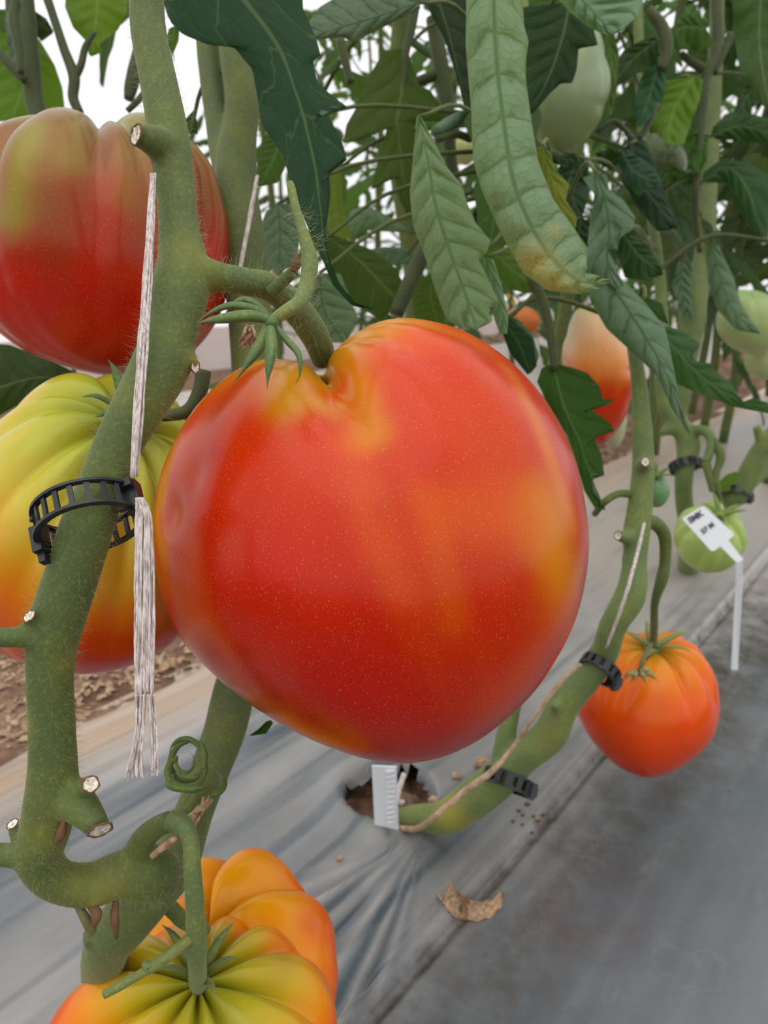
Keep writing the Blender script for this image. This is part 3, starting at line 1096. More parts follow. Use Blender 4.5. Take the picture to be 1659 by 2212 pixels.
bb = thing_at('ribbed_tomato', 'orange lumpy tomato tucked behind the yellow green one at the bottom', 'tomato', (540, 2070), 0.300)
fruit(bb, 'fruit', (540, 2070), 0.300, SIL_BB, (440, 2010), True, 0.62, col_bb, 6, bulge=.17, rib_amp=0.09, rib_w=0.16, rib_end=3.0, rib_mid=.9, rib_spread=.8, dent=0.15, dent_w=0.3, seed=33,
      blobs=[(590, 1890, 40, (0.80, 0.35, 0.06), .4), (660, 2000, 40, (0.64, 0.09, 0.03), .6), (620, 1960, 40, (0.74, .33, .02), .5)])
tube('pedicel', [(345, 1935, .236, 18), (372, 1965, .240, 17), (400, 1990, .247, 17), (440, 2008, .262, 16)], M_STEM, bb, color=STEM_G)

SIL_BF = [(100, 2235), (130, 2180), (180, 2110), (240, 2060), (300, 2025), (350, 2008), (400, 2006), (450, 1990), (505, 1988), (560, 2000), (620, 2030), (680, 2085), (715, 2150), (728, 2230), (715, 2330), (650, 2420), (550, 2480), (430, 2500), (300, 2480), (190, 2420), (120, 2330)]


def col_bf(TH, LA, nz, st_):
    c = stops(TH + 0.22 * nz + 0.34 * st_, [(0, (0.20, 0.22, 0.015)), (0.35, (0.40, 0.36, 0.015)), (0.65, (0.56, 0.38, 0.015)), (0.95, (0.72, 0.30, 0.012)), (1.3, (0.78, 0.14, 0.012)), (1.7, (0.66, 0.075, 0.015)), (3.1, (0.5, 0.03, 0.01))])
    return c


bf = thing_at('ribbed_tomato', 'flat ribbed tomato striped yellow, green and orange, cut off by the bottom edge', 'tomato', (420, 2240), 0.262)
_, bf_pole, bf_ax, _ = fruit(bf, 'fruit', (420, 2240), 0.262, SIL_BF, (428, 2125), True, 0.78, col_bf, 10, bulge=.13, rib_amp=0.08, rib_w=0.12, rib_end=2.0, dent=0.20, dent_w=0.36, seed=44, res=(110, 200),
      blobs=[(420, 2195, 45, (0.40, 0.36, 0.02), .7), (590, 2090, 40, (0.32, 0.20, 0.03), .6), (370, 2010, 50, (0.30, 0.17, 0.03), .5), (480, 2040, 50, (0.34, 0.24, 0.03), .5), (160, 2190, 60, (0.72, 0.10, 0.02), .6)])
bfc = calyx(bf, bf_pole + bf_ax * 0.003, bf_ax, 0.014, 6, (0.13, 0.17, 0.05), 8, 0.1, lift=0.9)

# ---- right tomato on the film
SIL_R = [(1300, 1393), (1340, 1372), (1375, 1364), (1410, 1372), (1450, 1368), (1500, 1393), (1535, 1440), (1552, 1500), (1554, 1545), (1537, 1600), (1490, 1645), (1440, 1672), (1398, 1681), (1350, 1665), (1300, 1625), (1260, 1570), (1240, 1520), (1240, 1470), (1262, 1428)]


def col_r(TH, LA, nz, st_):
    return stops(TH + 0.18 * nz + 0.25 * st_, [(0, (0.50, 0.32, 0.03)), (0.35, (0.68, 0.28, 0.025)), (0.7, (0.72, 0.16, 0.015)), (1.2, (0.70, 0.085, 0.010)), (2.0, (0.66, 0.055, 0.008)), (3.1, (0.5, 0.03, 0.008))])


gr = G(1395, 1683)
d_r = depth_of(gr) - 0.052
rt = thing_at('round_tomato', 'round orange red tomato resting low over the film at right', 'tomato', (1395, 1520), d_r)
_, rt_pole, rt_ax, _ = fruit(rt, 'fruit', (1395, 1520), d_r, SIL_R, (1410, 1398), True, 0.95, col_r, 10, bulge=.05, rib_amp=0.055, rib_w=0.15, rib_end=1.7, dent=0.12, seed=55, res=(80, 140))
calyx(rt, rt_pole + rt_ax * 0.002, rt_ax, 0.022, 5, (0.16, 0.19, 0.06), 5, 0.5, 1.0)
dr_ = depth_of(rt_pole)
D_C = 0.395
tube('pedicel', [(1385, 1135, D_C, 12), (1410, 1128, D_C, 15), (1435, 1155, D_C + .005, 14), (1437, 1210, D_C + .01, 12), (1430, 1250, D_C + .012, 13), (1415, 1300, D_C + .02, 9), (1413, 1355, dr_ - .03, 9), (1410, 1396, dr_, 9)], M_STEM, rt, color=STEM_G)
# withered flower hanging over it
dfl = d_r - 0.065
tube('flower_stalk', [(1410, 1385, dr_ - .008, 5), (1392, 1420, dfl + .004, 5), (1380, 1450, dfl, 5)], M_STEM, rt, seg=8, color=(0.10, 0.10, 0.05))
for a, l in ((200, 42), (235, 30), (300, 34), (340, 48), (20, 38)):
    x1, y1 = 1380 + math.cos(math.radians(a)) * l, 1458 - math.sin(math.radians(a)) * l * .55
    blade('sepal', [(1380, 1455, dfl), ((1380 + x1) / 2, (1455 + y1) / 2 - 6, dfl - .004), (x1, y1 + 8, dfl)], 7, M_STEM, rt, (0.26, 0.24, 0.10))

# ---- green ribbed tomato behind the label
SIL_G = [(1460, 1135), (1480, 1105), (1520, 1090), (1560, 1090), (1590, 1108), (1605, 1145), (1608, 1190), (1575, 1226), (1530, 1239), (1490, 1222), (1462, 1185), (1453, 1160)]


def col_g(c1, c2):
    return lambda TH, LA, nz, st_: stops(TH + 0.3 * nz + 0.2 * st_, [(0, c1), (1.0, c1), (2.2, c2), (3.1, c2)])


D_G = 0.70
gt = thing_at('green_tomato', 'unripe ribbed green tomato behind the white plant label', 'tomato', (1530, 1165), D_G)
_, gp, gax, _ = fruit(gt, 'fruit', (1530, 1165), D_G, SIL_G, (1556, 1112), True, 0.9, col_g((0.36, 0.50, 0.14), (0.42, 0.50, 0.10)), 8, bulge=.10, rib_amp=0.08, rib_w=0.2, rib_end=2.8, rib_mid=.9, rib_spread=.8, seed=66, res=(60, 100))
calyx(gt, gp + gax * .002, gax, 0.020, 6, (0.13, 0.2, 0.05), 4, .3)

# ---- the rest of the fruit further back
def small_fruit(name, label, c, r, d, stem, front, c1, c2, ribs=0, amp=.05, seed=1, group=None, thick=.95, sil=None, cal=None, res=(40, 64)):
    rx, ry = r
    if sil is None:
        sil = [(c[0] + rx * math.cos(a), c[1] + ry * math.sin(a) * (1 + .05 * math.sin(2 * a))) for a in np.linspace(0, 2 * math.pi, 24, endpoint=False)]
    o = thing_at(name, label, 'tomato', c, d, group)
    _, pole, ax, _ = fruit(o, 'fruit', c, d, sil, stem, front, thick, col_g(c1, c2) if not callable(c1) else c1, ribs, rib_amp=amp, rib_end=2.2, seed=seed, res=res)
    if cal:
        calyx(o, pole + ax * .001, ax, cal, 5, (0.09, 0.15, 0.04), seed, .4)
    return o, pole, ax


def col_pale(TH, LA, nz, st_):
    return stops(TH + 0.25 * nz + 0.2 * st_, [(0, (0.36, 0.38, 0.14)), (0.7, (0.50, 0.45, 0.22)), (1.2, (0.64, 0.38, 0.34)), (1.7, (0.66, 0.24, 0.10)), (2.3, (0.58, 0.06, 0.015)), (3.1, (0.5, 0.03, 0.015))])


small_fruit('heart_tomato', 'pointed tomato, pale green above and red at its tip, behind the toothed leaf', (1295, 800), (75, 150), 0.56, (1285, 662), False, col_pale, None, 4, .03, 71,
            sil=[(1245, 668), (1285, 655), (1330, 690), (1358, 740), (1370, 800), (1360, 870), (1332, 930), (1300, 966), (1270, 950), (1238, 880), (1220, 800), (1226, 725)], res=(60, 90))
small_fruit('green_tomato', 'pale green tomato just below the pointed pale one', (1322, 905), (32, 62), 0.60, (1320, 850), False, (0.36, 0.42, 0.22), (0.42, 0.46, 0.28), 0, seed=72)
g1, g1p, _ = small_fruit('green_tomato', 'large smooth green tomato under the rolled leaf by the right edge', (1622, 695), (76, 70), 0.80, (1625, 632), True, (0.30, 0.42, 0.16), (0.40, 0.45, 0.20), 5, .03, 73)
small_fruit('green_tomato', 'lower green tomato touching the large smooth one at the right edge', (1650, 780), (44, 40), 0.84, (1650, 745), False, (0.34, 0.42, 0.16), (0.40, 0.45, 0.20), 5, .03, 74)
sg, sgp, _ = small_fruit('green_tomato', 'very small round green tomato beside the main right stem', (1415, 1060), (32, 36), 0.42, (1420, 1030), True, (0.11, 0.26, 0.11), (0.16, 0.30, 0.12), 3, .03, 75, cal=.010)
small_fruit('green_tomato', 'big pale green tomato hanging high behind the dark leaf', (1225, 205), (80, 140), 0.55, (1265, 55), True, (0.24, 0.34, 0.19), (0.20, 0.28, 0.10), 5, .03, 76,
            sil=[(1245, 55), (1290, 50), (1307, 120), (1305, 230), (1278, 290), (1235, 335), (1190, 325), (1152, 290), (1142, 220), (1180, 110)], res=(60, 90))
small_fruit('green_tomato', 'small pale green tomato in the leaf gap beside the big rolled leaf', (1003, 325), (24, 32), 0.75, (1003, 298), True, (0.42, 0.46, 0.18), (0.44, 0.46, 0.18), 0, seed=77)
small_fruit('red_tomato', 'distant pinkish red tomato low behind the shaded leaves', (1130, 692), (38, 30), 0.95, (1130, 668), True, (0.60, 0.20, 0.14), (0.6, 0.14, 0.10), 4, .03, 78)
small_fruit('green_tomato', 'tiny dark green tomato on the stalk beside the centre leaf', (962, 212), (20, 22), 0.52, (966, 192), True, (0.06, 0.10, 0.03), (0.08, 0.12, 0.04), 0, seed=79)
small_fruit('green_tomato', 'shaded green tomato wrapped in dark leaves at upper right', (1425, 350), (60, 62), 0.72, (1425, 292), True, (0.07, 0.12, 0.05), (0.09, 0.14, 0.05), 4, .04, seed=80)

# ================================================================== LEAVES
def poly_resample_t(mid_px, edge, n):
    """edge polyline sampled against progress along the midrib"""
    e = np.asarray(edge, float)
    mid = catmull(np.asarray(mid_px, float), 200)
    ts = []
    for p in e:
        ts.append(np.argmin(((mid - p) ** 2).sum(1)) / 199.0)
    ts = np.array(ts)
    ts[0], ts[-1] = 0.0, 1.0
    seglen = np.r_[0, np.cumsum(np.linalg.norm(np.diff(e, axis=0), axis=1))]
    seglen /= seglen[-1]
    ts = 0.6 * ts + 0.4 * seglen
    for i in range(1, len(ts)):
        ts[i] = max(ts[i], ts[i - 1] + 0.004)
    ts /= ts[-1]
    u = np.linspace(0, 1, n)
    return np.stack([np.interp(u, ts, e[:, 0]), np.interp(u, ts, e[:, 1])], 1)


LEAVES = []


def leaf3(parent, mid, left, right, depth, color, roll=0.6, under=False, nv=7, puck=0.0012, wave=0.0, n=56, m=16, yel=(), tip=None, seed=0, label=None, fold=0.0):
    """leaf traced by midrib and both margins; `roll` bends the margins back from the viewer (radians),
    `fold` lifts them towards the viewer, `under` shows its paler under face"""
    d = np.interp(np.linspace(0, 1, n), np.linspace(0, 1, len(depth)), depth)
    mp = catmull(np.asarray(mid, float), n)
    lp = poly_resample_t(mid, left, n)
    rp_ = poly_resample_t(mid, right, n)
    ss = np.linspace(-1, 1, 2 * m + 1)
    V, UV, Y = [], [], []
    r_ = np.random.default_rng(seed)
    ph = r_.uniform(0, 6)
    for i in range(n):
        t = i / (n - 1)
        hw = 0.5 * (np.linalg.norm(lp[i] - mp[i]) + np.linalg.norm(rp_[i] - mp[i])) * d[i] / F
        for s in ss:
            th = abs(s) * roll
            if roll < 0.05:
                lat, dep = abs(s), 0.0
            elif roll <= math.pi / 2:
                lat, dep = math.sin(th) / math.sin(roll), (1 - math.cos(th)) / math.sin(roll)
            else:
                lat, dep = math.sin(th), 1 - math.cos(th)
            e = lp[i] if s < 0 else rp_[i]
            q = mp[i] + (e - mp[i]) * lat
            dd = d[i] + dep * hw - fold * abs(s) * hw
            a = abs(s)
            # quilted surface between the lateral veins, wavy margin
            dd += (-1) * puck * (abs(math.sin(math.pi * (t * nv - a * 1.1))) - 0.6) * min(1, 4 * a) * (1 - a ** 4)
            dd += wave * a ** 2 * math.sin(t * nv * 2.2 + ph + (2 if s > 0 else 0))
            V.append(P(q[0], q[1], dd))
            UV.append((t * nv + 0.5 - a * 1.1, s))
            y = 0
            for (yx, yy, yr, ya) in yel:
                y = max(y, ya * math.exp(-((q[0] - yx) ** 2 + (q[1] - yy) ** 2) / yr ** 2))
            Y.append(y)
    k = 2 * m + 1
    Fq = []
    for i in range(n - 1):
        for j in range(k - 1):
            a, b = i * k + j, i * k + j + 1
            Fq.append((a, b, b + k, a + k))
    me = mesh('leaf', V, Fq, True, UV, {'Yel': Y})
    # the viewer should see the upper face, or the under face when asked
    cen = np.mean(np.array(V), axis=0)
    s_ = 0.0
    for p in me.polygons:
        s_ += p.area * float(np.dot(np.array(p.normal), CAM - cen))
    if (s_ > 0) == under:
        me.flip_normals()
    o = link('leaf', me, M_LEAF, parent, color=color)
    LEAVES.append((o, parent, np.array(V[m]), mid[0], d[0]))
    if label:
        o['label'] = label
    return o


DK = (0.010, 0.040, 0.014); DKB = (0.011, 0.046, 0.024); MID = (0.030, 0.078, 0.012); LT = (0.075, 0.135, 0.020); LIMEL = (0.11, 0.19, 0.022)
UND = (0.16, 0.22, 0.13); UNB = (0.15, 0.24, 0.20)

# ================================================================== PLANT ONE (near stem)
base1 = P(240, 2300, .34)
p1 = thing('tomato_plant', 'nearest tomato plant with thick hairy stem running down the left side', 'plant', (base1[0], base1[1], float(ground_z(base1[0], base1[1]))))
STEM_A = [(316, -70, .205, 36), (320, 60, .203, 38), (343, 180, .200, 41), (364, 290, .197, 44), (378, 400, .195, 43), (386, 490, .193, 44), (394, 560, .192, 54), (388, 630, .190, 63), (370, 710, .188, 58), (348, 790, .186, 62), (305, 870, .184, 57), (258, 955, .183, 51), (222, 1045, .183, 51), (190, 1130, .183, 56), (166, 1210, .184, 57), (140, 1290, .186, 58), (116, 1370, .188, 56), (108, 1450, .190, 50), (111, 1550, .193, 49), (115, 1640, .196, 51), (112, 1720, .199, 56), (98, 1790, .202, 54), (84, 1850, .205, 50), (120, 1900, .210, 44), (190, 1912, .215, 46), (260, 1890, .22, 50), (320, 1885, .226, 60), (345, 1900, .232, 52)]
geos = []
wa, ra = pxpath(STEM_A, 6)
geos.append(tube_geo(wa, ra, 24, 0.05))


def br(pts, per=6, seg=18, bump_=0.05):
    w, r = pxpath(pts, per)
    geos.append(tube_geo(w, r, seg, bump_))
    return w, r


br([(372, 330, .196, 40), (345, 312, .192, 36), (318, 298, .187, 30), (296, 291, .183, 24)])
tr1 = br([(392, 590, .191, 52), (440, 594, .192, 40), (490, 602, .195, 30), (540, 612, .20, 28)])
br([(365, 745, .187, 40), (400, 770, .186, 26), (420, 795, .186, 14)])
br([(120, 1372, .187, 36), (70, 1375, .184, 27), (20, 1377, .182, 23), (-40, 1378, .18, 23)])
br([(95, 1350, .187, 30), (70, 1338, .183, 20), (62, 1332, .181, 14)])
br([(125, 1715, .199, 46), (165, 1735, .196, 42), (195, 1765, .193, 33), (214, 1790, .191, 26)])
br([(150, 1712, .197, 30), (182, 1702, .193, 22), (194, 1696, .190, 17)])
br([(70, 1860, .205, 30), (45, 1815, .203, 20), (28, 1785, .202, 14)])
br([(80, 1850, .205, 32), (30, 1848, .204, 26), (-40, 1845, .203, 25)])
br([(200, 1915, .214, 34), (203, 1945, .212, 18), (206, 1965, .211, 9)])
br([(320, 1880, .224, 50), (298, 1850, .222, 36), (312, 1812, .219, 28), (340, 1786, .217, 24), (372, 1772, .215, 23)])
STEM1 = remeshed('stem', geos, M_STEM, p1, 0.00085, 7, color=STEM_G)
# rear stem, rising behind the fruit
geos = []
STEM_B = [(503, -60, .335, 30), (508, 100, .335, 36), (522, 220, .332, 36), (512, 330, .328, 42), (510, 420, .325, 47), (520, 500, .322, 50), (532, 590, .320, 50), (545, 800, .318, 46), (545, 1100, .310, 45), (528, 1400, .296, 46), (505, 1500, .290, 46), (485, 1580, .283, 45), (455, 1660, .276, 43), (425, 1740, .268, 42), (402, 1800, .258, 46), (372, 1870, .246, 55), (325, 1925, .235, 58), (275, 1985, .236, 58), (230, 2050, .245, 50), (222, 2130, .275, 42), (235, 2220, .31, 36), (240, 2300, .345, 34)]
wb, rb = pxpath(STEM_B, 6)
geos.append(tube_geo(wb, rb, 22, 0.06))
br([(444, -60, .345, 24), (448, 90, .345, 25), (462, 210, .342, 26), (482, 330, .336, 30), (506, 420, .328, 36)])
br([(240, 2045, .242, 40), (205, 2030, .236, 26), (192, 2020, .233, 18)])
remeshed('rear_stem', geos, M_STEM, p1, 0.0013, 6, color=(0.085, 0.115, 0.04))


def yellowed(o, spots):
    m = o.data
    co = np.zeros(len(m.vertices) * 3, np.float32)
    m.vertices.foreach_get('co', co)
    co = co.reshape(-1, 3)
    y = np.zeros(len(co), np.float32)
    for x, yy, d, r, a in spots:
        dd = np.linalg.norm(co - P(x, yy, d), axis=1) / (r * d / F)
        y = np.maximum(y, a * np.exp(-(dd * (1 + .4 * fbm(co[:, 0] * 90, co[:, 1] * 90, co[:, 2] * 90, 3))) ** 2))
    at = m.attributes.new('Yel', 'FLOAT', 'POINT')
    at.data.foreach_set('value', y.astype(np.float32))



yellowed(STEM1, [(150, 1900, .213, 60, .30), (230, 1925, .216, 60, .40), (120, 1800, .197, 50, .25), (60, 1560, .19, 30, .3), (150, 1420, .188, 30, .25), (410, 560, .19, 50, .25), (300, 860, .182, 40, .25), (430, 780, .186, 22, .5)])  # brown node underside, and warm-lit stem edges painted in


def cut(px, py, d, rpx, nrm_cam, parent, name='cut_face'):
    """pale cut end: a shallow cup with a torn brown rim"""
    c = P(px, py, d)
    n_ = RT * nrm_cam[0] + UP * nrm_cam[1] - FWD * nrm_cam[2]
    n_ /= np.linalg.norm(n_)
    e1 = np.cross(n_, UP); e1 /= np.linalg.norm(e1)
    e2 = np.cross(n_, e1)
    r = rpx * d / F
    V, Fq = [], []
    K = 18
    for ri, (q, h) in enumerate(((0.0, -.10), (0.45, -.06), (0.8, 0.02), (0.98, 0.0))):
        for k in range(K):
            a = 2 * math.pi * k / K
            j = 1 + 0.08 * math.sin(k * 2.3)
            V.append(c + (e1 * math.cos(a) + e2 * math.sin(a)) * r * q * j + n_ * r * (h + .06 * math.sin(k * 3.1)))
    for ri in range(3):
        for k in range(K):
            a, b = ri * K + k, ri * K + (k + 1) % K
            Fq.append((a, b, b + K, a + K))
    o = link(name, mesh(name, V, Fq), M_CUT, parent)
    a = np.linspace(0, 2 * math.pi, 25)
    ring = np.array([c + (e1 * math.cos(x) + e2 * math.sin(x)) * r * (1 + .05 * math.sin(5 * x)) for x in a])
    Vr, Fr = tube_geo(ring, np.full(25, r * 0.11) * (1 + .3 * np.sin(a * 7)), 7, .3)
    link('cut_rim', mesh('cut_rim', Vr, Fr), M_BARK, o)
    return o


cut(294, 291, .1815, 22, (-.75, .05, .8), p1)
cut(217, 1793, .1885, 25, (.45, -.65, .6), p1)
cut(196, 1694, .1885, 17, (.35, .45, .8), p1)
cut(27, 1780, .200, 13, (-.3, .8, .5), p1)
cut(63, 1331, .1795, 14, (-.3, .6, .7), p1)
cut(422, 792, .1855, 14, (.9, -.1, .4), p1)
for pts in ([(282, 1290 + 600, .215, 3), (250, 1960, .214, 5), (252, 2010, .216, 4)],):
    tube('dry_strip', [(250, 1950, .2155, 7), (248, 1985, .2125, 9), (252, 2025, .2155, 4)], M_BARK, p1, seg=8, bump=.3)
tube('dry_strip', [(160, 1945, .213, 6), (185, 1985, .212, 11), (196, 2010, .214, 12), (185, 2020, .2145, 8)], M_STEM, p1, color=(.12, .12, .05))
tube('dry_strip', [(195, 1960, .211, 7), (208, 1975, .2095, 12), (204, 2000, .210, 5)], M_BARK, p1, seg=8, bump=.4)
tube('dry_strip', [(328, 1850, .214, 7), (355, 1828, .213, 9), (386, 1806, .213, 5)], M_DRY, p1, seg=8, bump=.4)
tube('dry_strip', [(140, 1770, .1935, 4), (132, 1800, .1945, 10), (122, 1825, .1955, 4)], M_BARK, p1, seg=8, bump=.4)

# truss carrying the big tomato
truss = tube('truss_stalk', [(470, 598, .1935, 31), (530, 608, .198, 29), (585, 622, .203, 30), (640, 668, .210, 32), (680, 725, .219, 31), (700, 775, .228, 26)], M_STEM, p1, seg=18, color=(0.085, 0.125, 0.045))
tube('side_stalk', [(585, 632, .198, 15), (610, 610, .196, 13), (632, 588, .195, 12)], M_STEM, truss, color=STEM_G)
tube('pedicel', [(585, 694, .180, 10), (612, 676, .180, 14), (648, 652, .182, 17), (664, 610, .185, 17), (669, 560, .186, 18), (655, 505, .187, 12), (640, 455, .188, 10), (629, 405, .189, 9), (626, 392, .189, 6)], M_STEM, truss, color=(0.13, 0.17, 0.055))
SEP = (0.085, 0.145, 0.055)
for pts, w in (([(588, 692, .179), (540, 682, .176), (490, 687, .175), (445, 694, .176), (424, 700, .178)], 13),
               ([(585, 685, .181), (545, 666, .180), (495, 660, .179), (450, 678, .179), (424, 698, .178)], 9),
               ([(582, 684, .183), (550, 655, .184), (520, 648, .184), (497, 664, .184), (480, 690, .184)], 8),
               ([(580, 702, .179), (562, 745, .176), (535, 785, .175), (505, 828, .177)], 13),
               ([(584, 704, .177), (586, 750, .173), (580, 800, .172), (577, 842, .173)], 13),
               ([(592, 700, .180), (620, 735, .177), (645, 765, .174), (648, 805, .174), (637, 832, .175)], 8)):
    blade('sepal', pts, w, M_STEM, truss, SEP, 14)
hub = P(584, 696, .179)
Vh, Fh = tube_geo(np.array([P(600, 688, .180), hub, P(574, 700, .179)]), np.array([9, 13, 8]) * .18 / F, 10, .1)
link('calyx_hub', mesh('calyx_hub', Vh, Fh), M_STEM, truss, color=SEP)
dmb = MB()
r_ = np.random.default_rng(9)
for k in range(16):
    x0, y0 = 545 + r_.normal() * 8, 708 + r_.normal() * 5
    x1, y1 = x0 + r_.normal() * 10 - 6, y0 + r_.uniform(15, 50)
    w, rr = pxpath([(x0, y0, .187, 3), ((x0 + x1) / 2 + r_.normal() * 7, (y0 + y1) / 2, .186 + r_.normal() * .002, 4), (x1, y1, .187, 1.5)], 4)
    dmb.add(*tube_geo(w, rr, 5))
link('dried_petals', dmb.mesh('dried_petals'), M_DRY, truss)
tube('dried_bud', [(632, 585, .193, 8), (640, 570, .192, 11), (637, 548, .192, 5)], M_BARK, truss, seg=8, bump=.3)

# truss carrying the bottom tomatoes
dp = depth_of(bf_pole)
t2 = tube('truss_stalk', [(372, 1772, .215, 23), (398, 1785, .2125, 21), (412, 1820, .211, 18), (416, 1880, .211, 19), (421, 1950, .214, 20), (424, 2020, .219, 22), (426, 2080, .226, 20), (428, 2130, dp, 19)], M_STEM, p1, seg=16, color=(0.10, 0.145, 0.055))
tube('side_stalk', [(412, 2025, .217, 12), (370, 2060, .213, 12), (325, 2090, .211, 12), (320, 2088, .211, 15), (310, 2100, .2105, 10), (260, 2128, .209, 11), (224, 2149, .208, 9)], M_STEM, t2, color=(0.13, 0.16, 0.05))
# curled young shoot on the rear stem
shoot = tube('young_shoot', [(455, 1690, .262, 14), (435, 1715, .258, 16), (410, 1760, .252, 18)], M_STEM, p1, color=STEM_G)
for k, (cx_, cy_, rx, ry, a0, a1, w) in enumerate([(405, 1640, 38, 46, 200, 400, 9), (410, 1655, 42, 55, 90, 300, 10), (418, 1668, 55, 40, 150, 330, 12), (420, 1680, 48, 22, 160, 360, 9), (400, 1645, 20, 24, 150, 420, 6), (445, 1690, 38, 30, -80, 120, 12), (415, 1650, 30, 50, 260, 440, 8), (400, 1630, 34, 34, 20, 190, 9), (412, 1662, 30, 18, 190, 350, 9), (398, 1668, 36, 34, 120, 260, 11), (425, 1640, 18, 40, -30, 110, 9), (408, 1690, 46, 14, 170, 350, 12)]):
    pts = []
    for a in np.linspace(a0, a1, 7):
        pts.append((cx_ + rx * math.cos(math.radians(a)), cy_ - ry * math.sin(math.radians(a)), .252 - .004 * k + 0.006 * math.sin(math.radians(a))))
    blade('leaflet', pts, w * .72, M_STEM, shoot, (0.07, 0.12, 0.03), 20)
for k in range(7):
    x0, y0 = 440 + r_.normal() * 14, 1735 + r_.normal() * 12
    tube('dry_fibre', [(x0, y0, .252, 4), (x0 - 15 + r_.normal() * 8, y0 + 22, .250, 5), (x0 - 34 + r_.normal() * 8, y0 + 50, .250, 2)], M_DRY, shoot, seg=6, bump=.3)

hairs([(wa, ra)], 6500, 0.0036, M_HAIR, p1, 0.000022, 3)
hairs([pxpath([(470, 598, .1935, 31), (585, 622, .203, 30), (640, 668, .210, 32), (700, 775, .228, 26)], 8), pxpath([(648, 652, .182, 17), (669, 560, .186, 18), (640, 455, .188, 10)], 12)], 700, 0.006, M_HAIR, p1, 0.000028, 4)
hairs([(wb, rb), pxpath([(416, 1820, .211, 19), (421, 1950, .214, 20), (428, 2130, .23, 19)], 8)], 1500, 0.003, M_HAIR, p1, 0.000022, 5)

# leaves on plant one
leaf3(p1, [(480, -60), (590, 80), (640, 200), (675, 330), (693, 450), (706, 560), (750, 645), (805, 668)],
      [(330, -70), (365, 45), (395, 75), (450, 97), (505, 102), (545, 150), (556, 210), (566, 272), (610, 332), (626, 390), (655, 470), (690, 545), (718, 615), (760, 660), (805, 671)],
      [(650, -70), (655, 20), (682, 80), (693, 118), (674, 135), (686, 180), (722, 210), (756, 235), (712, 228), (695, 222), (718, 265), (742, 315), (750, 349), (709, 352), (714, 420), (704, 500), (712, 560), (735, 615), (770, 655), (805, 666)],
      [.29, .285, .28, .275, .27, .265], DKB, 0.5, False, 6, .0010, .002, n=80, label='long dark bluish green leaf hanging at the top beside the stem')
leaf3(p1, [(378, 55), (372, 90), (372, 122)], [(365, 62), (358, 85), (372, 122)], [(388, 60), (386, 88), (372, 122)], [.36, .36], LT, .3, n=16, m=5)
leaf3(p1, [(412, 290), (410, 262), (418, 238)], [(395, 282), (396, 262), (418, 238)], [(428, 290), (426, 262), (418, 238)], [.38, .38], MID, .3, n=16, m=5)

# ================================================================== CLIP, TWINE
clip = thing_at('plant_clip', 'large black slotted plastic clip around the nearest thick stem', 'clip', (190, 1115), .183)
cc = P(190, 1117, .1815)
e_maj = RT * 0.92 + UP * 0.36
e_maj /= np.linalg.norm(e_maj)
tow = UP * 0.42 - FWD * 0.90
tow -= e_maj * np.dot(tow, e_maj)
tow /= np.linalg.norm(tow)
axc = np.cross(tow, e_maj)
if np.dot(axc, UP) < 0:
    axc = -axc
RC = 106 * .1815 / F
BH = 27 * .1815 / F


def ring_pt(a, h, r=RC):
    return cc + (e_maj * math.cos(a) + tow * math.sin(a)) * r + axc * h


def band(a0, a1, h, hh, r0, r1, n=40):
    V, Fq = [], []
    for i in range(n + 1):
        a = a0 + (a1 - a0) * i / n
        V += [ring_pt(a, h - hh, r0), ring_pt(a, h - hh, r1), ring_pt(a, h + hh, r1), ring_pt(a, h + hh, r0)]
    for i in range(n):
        for k in range(4):
            a, b = i * 4 + k, i * 4 + (k + 1) % 4
            Fq.append((a, b, b + 4, a + 4))
    Fq += [(0, 1, 2, 3), (n * 4 + 3, n * 4 + 2, n * 4 + 1, n * 4)]
    return V, Fq


A0, A1 = math.radians(12), math.radians(352)
for h in (BH, -BH):
    V, Fq = band(A0, A1, h, BH * .12, RC * .93, RC * 1.07, 60)
    link('rim', mesh('rim', V, Fq, False), M_BLACK, clip)
for a in np.radians([28, 44, 62, 80, 97, 114, 131, 148, 200, 220, 240, 258, 276, 294, 312, 330]):
    V, Fq = band(a - .05, a + .05, 0, BH, RC * .97, RC * 1.03, 2)
    link('rung', mesh('rung', V, Fq, False), M_BLACK, clip)
mb = MB()
c0 = ring_pt(0, 0, RC * 1.02)
mb.box(c0, e_maj * RC * .14, tow * RC * .16, axc * BH * 1.45)
mb.box(c0 - e_maj * RC * .12 + tow * RC * .12, e_maj * RC * .2, tow * RC * .06, axc * BH * .9)
mb.box(ring_pt(math.radians(15), BH, RC * 1.0), e_maj * RC * .16, tow * RC * .08, axc * BH * .35)
link('hinge', mb.mesh('hinge', False), M_BLACK, clip)
mb = MB()
c1 = ring_pt(math.radians(176), -BH * .2, RC * 1.02)
mb.box(c1 - axc * BH * .5, e_maj * RC * .10, tow * RC * .22, axc * BH * 1.1)
mb.box(c1 - axc * BH * 1.7, e_maj * RC * .07, tow * RC * .10, axc * BH * .7)
link('latch', mb.mesh('latch', False), M_BLACK, clip)
Vp, Fp = tube_geo(np.array([ring_pt(math.radians(140), 0, RC * 1.03), ring_pt(math.radians(140), 0, RC * 1.10)]), np.array([6, 6]) * .18 / F, 12)
link('peg', mesh('peg', Vp, Fp), M_BLACK, clip)


